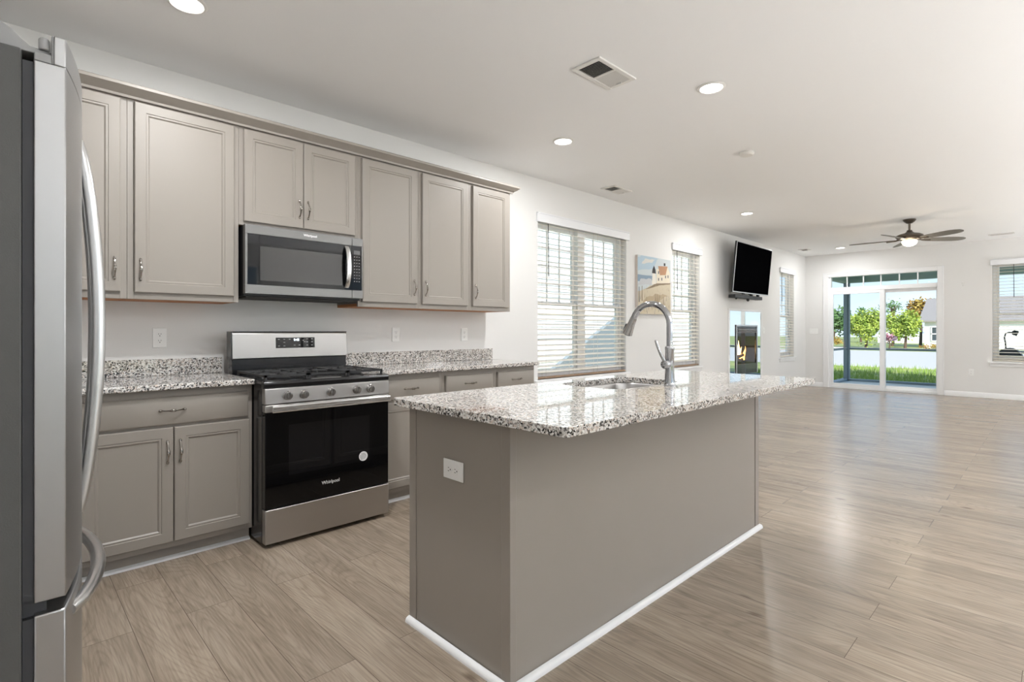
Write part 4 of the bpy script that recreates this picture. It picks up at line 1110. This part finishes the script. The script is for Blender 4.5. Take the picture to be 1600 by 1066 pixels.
def vent(x0, x1, y0, y1, n, label, split=True, along='x'):
    t = thing('ceiling_vent', ((x0+x1)/2, (y0+y1)/2, H-0.012), label, 'air vent', 'white ceiling air vents')
    e = 0.028; f = MB(); z0, z1 = H-0.011, H-0.0006
    f.box(x0,x0+e,y0,y1,z0,z1); f.box(x1-e,x1,y0,y1,z0,z1); f.box(x0+e,x1-e,y0,y0+e,z0,z1); f.box(x0+e,x1-e,y1-e,y1,z0,z1)
    ym = (y0+y1)/2
    if split: f.box(x0+e,x1-e,ym-0.008,ym+0.008,z0+0.002,z1)
    obj('frame', f, M['vent'], t, bevel=0.003)
    obj('duct_opening', MB().box(x0+e,x1-e,y0+e,y1-e,H-0.0018,H-0.0006), M['ventdark'], t)
    s = MB()
    secs = ((y0+e,ym-0.008,1),(ym+0.008,y1-e,-1)) if split else ((y0+e,y1-e,1),)
    for a_, c_, sg in secs:
        for k in range(n):
            y = a_+(c_-a_)*(k+0.5)/n
            dy = 0.0055*sg
            s.add([(x0+e,y-dy,z0+0.0005),(x1-e,y-dy,z0+0.0005),(x1-e,y+dy,z1-0.0016),(x0+e,y+dy,z1-0.0016),(x0+e,y-dy+0.001,z0+0.0005),(x1-e,y-dy+0.001,z0+0.0005),(x1-e,y+dy+0.001,z1-0.0016),(x0+e,y+dy+0.001,z1-0.0016)], [(0,1,2,3),(4,5,6,7),(0,1,5,4),(1,2,6,5),(2,3,7,6),(3,0,4,7)])
    obj('louvers', s, M['vent'], t, smooth=0)
    if split:
        obj('damper_lever', MB().box((x0+x1)/2-0.02,(x0+x1)/2+0.02, y1-e-0.012, y1-e-0.006, z0-0.008, z0+0.002), M['vent'], t)
vent(1.708, 1.918, 2.462, 2.842, 11, 'large square ceiling vent with two louvered halves above the island')
vent(0.222, 0.412, 4.765, 5.105, 9, 'white ceiling vent close to the wall above the double window')
vent(0.24, 0.40, 11.12, 11.36, 6, 'small ceiling vent in the corner beyond the television', False)
vent(2.955, 3.27, 11.67, 11.79, 3, 'narrow slot ceiling vent near the far wall, beyond the fan', False)

def ceiling_fan():
    cx_, cy_ = 2.286, 9.271
    t = thing('ceiling_fan', (cx_,cy_,2.35), 'bronze ceiling fan with five grey blades and a lit glass bowl', 'ceiling fan')
    c = (cx_,cy_,0)
    obj('mount_canopy', MB().lathe([(0.075,H-0.0005),(0.078,H-0.012),(0.06,H-0.035),(0.035,H-0.055),(0.02,H-0.06),(0.001,H-0.06)], c, 'z', 28), M['bronze'], t)
    obj('downrod', MB().lathe([(0.014,H-0.06),(0.014,2.60)], c, 'z', 16), M['bronze'], t)
    obj('motor_housing', MB().lathe([(0.001,2.612),(0.03,2.610),(0.036,2.59),(0.06,2.57),(0.125,2.555),(0.16,2.535),(0.165,2.515),(0.15,2.495),(0.11,2.475),(0.09,2.462),(0.001,2.461)], c, 'z', 36), M['bronze'], t)
    obj('light_bowl', MB().lathe([(0.001,2.4605),(0.088,2.46),(0.092,2.445),(0.08,2.415),(0.05,2.392),(0.02,2.384),(0.001,2.383)], c, 'z', 32), M['fanlamp'], t, label='glowing glass light bowl')
    for k in range(5):
        A = R(8.9+31+72*k)
        d = Vector((math.cos(A), math.sin(A), 0)); p_ = Vector((-d.y, d.x, 0))
        pit = R(-13)
        ctr = Vector((cx_,cy_,2.478)); mb = MB(); rings = []
        ws = [(0.18,0.040),(0.24,0.055),(0.36,0.066),(0.50,0.072),(0.60,0.070),(0.67,0.058),(0.715,0.036),(0.73,0.012)]
        side = p_*math.cos(pit) + Vector((0,0,1))*math.sin(pit); nn = d.cross(side).normalized()
        for s, wv in ws:
            o_ = ctr + d*s
            rings.append([o_-side*wv-nn*0.003, o_+side*wv-nn*0.003, o_+side*wv+nn*0.003, o_-side*wv+nn*0.003])
        mb.loft(rings); bo = obj('blade', mb, M['fanwood'], t)
        ir = MB(); ir.tube([ctr+d*0.10+Vector((0,0,0.012)), ctr+d*0.16+Vector((0,0,-0.004)), ctr+d*0.27-nn*0.006], [0.014,0.011,0.016], 8)
        obj('blade_iron', ir, M['bronze'], bo)
    l = bpy.data.lights.new('fan_lamp', 'POINT'); l.energy = 3; l.color = (1,0.85,0.65); l.shadow_soft_size = 0.08
    lo = bpy.data.objects.new('fan_lamp', l); COL.objects.link(lo); lo.parent = t; lo.location = (0,0,-0.06)
ceiling_fan()

# ------------------------------------------------------------------ outside: screened porch
PY = 14.90; GZ = -0.22
def porch():
    x0, x1 = 0.12, 7.4
    struct('porch_floor', MB().box(x0-0.1, x1, YF+T, PY+0.14, -0.25, -0.05), M['conc'])
    struct('porch_curb', MB().box(x0-0.07, x1, PY-0.05, PY+0.11, -0.0499, 0.0), M['porch'])
    struct('porch_side_curb', MB().box(x0-0.07, x0+0.08, YF+T+0.001, PY-0.051, -0.0499, 0.0), M['porch'])
    struct('porch_beam', MB().box(x0-0.07, x1, PY-0.07, PY+0.11, 2.345, 2.74), M['porchdark'])
    struct('porch_side_beam', MB().box(x0-0.07, x0+0.10, YF+T+0.001, PY-0.071, 2.345, 2.74), M['porchdark'])
    struct('porch_ceiling', MB().box(x0-0.07, x1, YF+T+0.001, PY+0.11, 2.741, 2.80), M['porchdark'])
    def post(name, x, y): 
        p = MB(); p.box(x-0.055, x+0.055, y-0.055, y+0.055, 0.0005, 2.3445); p.box(x-0.075, x-0.056, y-0.02, y+0.02, 0.0005, 2.3445); p.box(x-0.02, x+0.02, y-0.075, y-0.056, 0.0005, 2.3445)
        tag(obj('porch_post', p, M['porch'], None, bevel=0.004), name, 'post', 'screened porch posts')
    post('blue-grey corner post of the screened porch', 0.135+0.03, PY)
    post('blue-grey porch post beyond the right side of the window', 4.4, PY)
    r = MB(); r.box(0.23, 4.34, PY-0.02, PY+0.03, 0.715, 0.765); tag(obj('porch_rail', r, M['porch'], None), 'dark blue-grey rail across the front of the porch', 'rail', 'porch rails')
    r = MB(); r.box(0.14, 0.18, YF+T+0.002, PY-0.08, 0.715, 0.765); tag(obj('porch_rail', r, M['porch'], None), 'blue-grey rail along the side of the porch', 'rail', 'porch rails')
porch()
def porch_item():
    t = thing('covered_grill', (3.2, 13.45, -0.05), 'dark dome-lidded grill with a gooseneck lamp, seen through the blind', 'grill')
    z = -0.05
    cb = MB().box(2.94, 3.40, 13.25, 13.65, z+0.12, 0.60); obj('cart', cb, M['cover'], t, bevel=0.01)
    for sx in (2.97, 3.37):
        for sy in (13.28, 13.62): obj('leg', MB().box(sx-0.02, sx+0.02, sy-0.02, sy+0.02, z, z+0.1195), M['cover'], t)
    rings = []
    for k in range(9):
        a = PI*k/8; rings.append([(3.13+0.20*math.cos(a)*1.0+0.02, 13.25, 0.601+0.26*math.sin(a)), (3.13+0.20*math.cos(a)+0.02, 13.65, 0.601+0.26*math.sin(a))])
    mb = MB(); pts = [(3.13+0.20*math.cos(PI*k/12)+0.0, 0.6005+0.26*math.sin(PI*k/12)) for k in range(13)]
    mb.prism(pts, 'y', 13.25, 13.65); obj('lid', mb, M['cover'], t, smooth=40)
    g = MB(); g.tube([(3.08,13.5,0.84),(3.075,13.5,0.95),(3.06,13.5,1.05),(3.075,13.5,1.12),(3.12,13.5,1.15),(3.17,13.5,1.145)], 0.012, 8); go = obj('gooseneck', g, M['cover'], t)
    h = MB(); h.tube([(3.16,13.5,1.15),(3.18,13.5,1.145),(3.24,13.5,1.125),(3.245,13.5,1.123)], [0.02,0.045,0.05,0.03], 12); obj('lamp_head', h, M['cover'], t)
porch_item()

# ------------------------------------------------------------------ outside: ground, road, trees, houses
struct('lawn', MB().box(-60, 60, -30, 130, GZ-0.2, GZ), M['lawn'])
struct('road', MB().box(-60, 60, 24.0, 43.0, GZ, GZ+0.012), M['road'])
struct('sidewalk', MB().box(-60, 60, 47.0, 49.5, GZ, GZ+0.03), M['walkway'])
struct('bounce_terrace', MB().box(XR+T, XR+T+5.5, -2.5, 9.0, GZ, -0.06), M['walkway'])  # unseen pale slab added to bounce sunlight up into the room
def grass():
    rng = random.Random(5); mb = MB()
    for i in range(9000):
        if i < 6500: x, y = rng.uniform(-4.9, 3.4), PY+0.16+abs(rng.gauss(0, 3.0)); h = rng.uniform(0.08, 0.22)
        else: x, y = rng.uniform(-4.9, 3), rng.uniform(17, 23.9); h = rng.uniform(0.06, 0.2)
        if y > 23.9: continue
        a = rng.uniform(0, PI); wv = rng.uniform(0.006, 0.014); dx_, dy_ = math.cos(a)*wv, math.sin(a)*wv; lx, ly = rng.uniform(-0.06,0.06), rng.uniform(-0.06,0.06)
        mb.add([(x-dx_,y-dy_,GZ),(x+dx_,y+dy_,GZ),(x+lx,y+ly,GZ+h)], [(0,1,2)])
    o = obj('grass', mb, M['grass'], None, smooth=0, recalc=False)
    tag(o, 'long green grass growing beyond the porch', 'grass', kind='stuff')
grass()
def crown_mesh(cx_, cy_, cz_, rx, ry, rz, n, size, rng, lobes=7):
    mb = MB(); L = [(Vector((cx_,cy_,cz_)), 1.0)]
    for k in range(lobes):
        a = rng.uniform(0, 2*PI); e = rng.uniform(-0.5, 0.9)
        L.append((Vector((cx_+rx*0.6*math.cos(a)*math.cos(e), cy_+ry*0.6*math.sin(a)*math.cos(e), cz_+rz*0.6*math.sin(e))), rng.uniform(0.4,0.6)))
    for i in range(n):
        c, s = rng.choice(L)
        v = Vector((rng.gauss(0,1), rng.gauss(0,1), rng.gauss(0,1))).normalized()*(rng.random()**0.35)
        p = c + Vector((v.x*rx*s, v.y*ry*s, v.z*rz*s))
        u = Vector((rng.gauss(0,1), rng.gauss(0,1), rng.gauss(0,0.6))).normalized(); q = u.cross(Vector((rng.gauss(0,1),rng.gauss(0,1),rng.gauss(0,1)))).normalized()
        w_ = size*rng.uniform(0.6,1.3)
        mb.add([p-u*w_, p+q*w_*0.6, p+u*w_, p-q*w_*0.6], [(0,1,2,3)])
    return mb
def tree(name, x, y, h, rx, rz, m, n, size, label, seed, group=None, trunk=True):
    rng = random.Random(seed)
    t = thing(name, (x,y,GZ), label, 'tree' if 'tree' in name else 'shrub', group)
    obj('foliage', crown_mesh(x, y, GZ+h-rz, rx, rx*0.9, rz, n, size, rng), M[m], t, smooth=0, recalc=False)
    if trunk:
        tr = MB(); tr.tube([(x,y,GZ),(x+0.05,y,GZ+(h-rz)*0.5),(x-0.05,y,GZ+h-rz)], [0.02*h+0.04,0.02*h+0.02,0.02*h], 10)
        for k in range(4):
            a = rng.uniform(0,2*PI); tr.tube([(x,y,GZ+(h-rz)*0.7),(x+math.cos(a)*rx*0.3,y+math.sin(a)*rx*0.3,GZ+h-rz),(x+math.cos(a)*rx*0.55,y+math.sin(a)*rx*0.5,GZ+h-rz*0.7)], [0.012*h,0.009*h,0.004*h], 7)
        obj('trunk', tr, M['bark'], t)
tree('shade_tree', -6.95, 50, 3.2, 1.25, 1.6, 'leaf', 3600, 0.10, 'leafy bright green tree seen through the left door panel', 11)
tree('shade_tree', -6.35, 56.5, 3.2, 1.0, 1.5, 'leaf', 2200, 0.10, 'low spreading green tree at the middle of the right door panel', 12)
tree('shade_tree', -4.35, 49.8, 3.1, 1.1, 1.35, 'leaf', 2600, 0.10, 'bushy green tree next to the white house', 13)
tree('round_tree', -16.5, 78, 4.9, 2.0, 2.3, 'leafdark', 2200, 0.2, 'hazy dark green tree left of the porch corner post', 14)
tree('round_tree', -12.6, 74, 4.3, 0.8, 1.9, 'leafdark', 1200, 0.16, 'slim dark green tree just past the porch corner post', 15)
tree('airy_tree', -8.0, 66, 4.9, 1.4, 1.2, 'leafdark', 260, 0.13, 'sparse open tree rising above the low green trees', 16)
tree('rusty_tree', -5.3, 63, 4.6, 1.0, 1.3, 'leafrust', 1100, 0.14, 'rusty orange and green tree behind the white house corner', 17)
tree('tall_tree', -4.6, 75, 5.6, 1.6, 1.5, 'leafdark', 1200, 0.18, 'dark green treetop rising behind the white house roof', 18)
tree('flower_shrub', -4.7, 46.2, 1.3, 0.5, 0.45, 'flower', 500, 0.07, 'pink and purple flowering shrub between the green trees', 19)
tree('low_shrub', -9.4, 49.9, 0.95, 0.9, 0.45, 'leafrust', 500, 0.08, 'dry brown shrub at the foot of the leafy tree', 20, trunk=False)
tree('low_shrub', -2.6, 49.9, 0.5, 0.9, 0.3, 'leafrust', 400, 0.07, 'reddish low shrub in front of the white house', 21, trunk=False)
def far_house():
    t = thing('suburban_house', (-0.6, 58, GZ), 'white house with pale grey roof across the road', 'house')
    obj('wall', MB().box(-3.75, 5.0, 54.0, 62.0, GZ, 1.98), M['siding'], t)
    r = MB(); r.prism([(53.6,1.98),(57.9,3.95),(62.4,1.98),(62.4,1.86),(53.6,1.86)], 'x', -4.1, 5.4); obj('roof', r, M['shingle'], t)
    wn = MB().box(-3.28, -2.5, 53.96, 53.999, 0.35, 1.45); wo = obj('window', wn, M['darkwin'], t)
    mt = MB(); 
    for x in (-3.30,-2.9,-2.5): mt.box(x-0.04,x+0.04,53.92,53.959,0.33,1.47)
    for z in (0.33,0.9,1.47): mt.box(-3.34,-2.46,53.92,53.959,z-0.04,z+0.04)
    obj('window_frame', mt, M['trim'], wo)
far_house()
tag(obj('distant_house', MB().prism([(-10.5,GZ),(-6.6,GZ),(-6.6,0.7),(-8.5,1.25),(-10.5,0.7)], 'y', 72, 80), M['siding'], None), 'low white house half hidden behind the leafy tree', 'house')
def neighbour():
    t = thing('neighbour_house', (-7, 9, GZ), 'sunlit white sided house outside the kitchen windows', 'house')
    mb = MB().box(-12, -5.2, 2.0, 24, GZ, 5.6)
    for k in range(38): 
        z = GZ+0.15*k; mb.prism([(-5.2,z),(-5.18,z),(-5.2,z+0.14)], 'y', 2.0, 24)
    obj('wall', mb, M['siding'], t, smooth=0)
    obj('roof', MB().prism([(-12.6,5.5),(-8.6,8.3),(-4.7,5.5)], 'y', 1.6, 24.4), M['shingle'], t)
    s = thing('shade_wedge', (-4.2, 11, GZ), 'blue-grey shed standing in for shade on the neighbouring wall, outside the double window', 'wedge')  # flat wedge stands in for the house's shadow on the neighbour's wall
    obj('wall', MB().prism([(8.3,GZ),(13.4,GZ),(13.4,1.75),(11.6,1.72),(8.3,0.10)], 'x', -4.12, -4.0), M['shadeblue'], s)
neighbour()
def shade_roof():  # unseen roof, added and shaped so its shadow falls on the near grass
    struct('shade_roof_main', MB().prism([(-0.75,2.95),(3.6,4.6),(7.9,2.95),(7.9,3.1),(3.6,4.8),(-0.75,3.1)], 'y', -3, PY+0.5), M['roofing'])
    struct('shade_roof_gable', MB().prism([(-0.2,2.92),(7.4,2.92),(3.6,4.35)], 'y', -1.0, PY+0.12), M['siding'])
shade_roof()
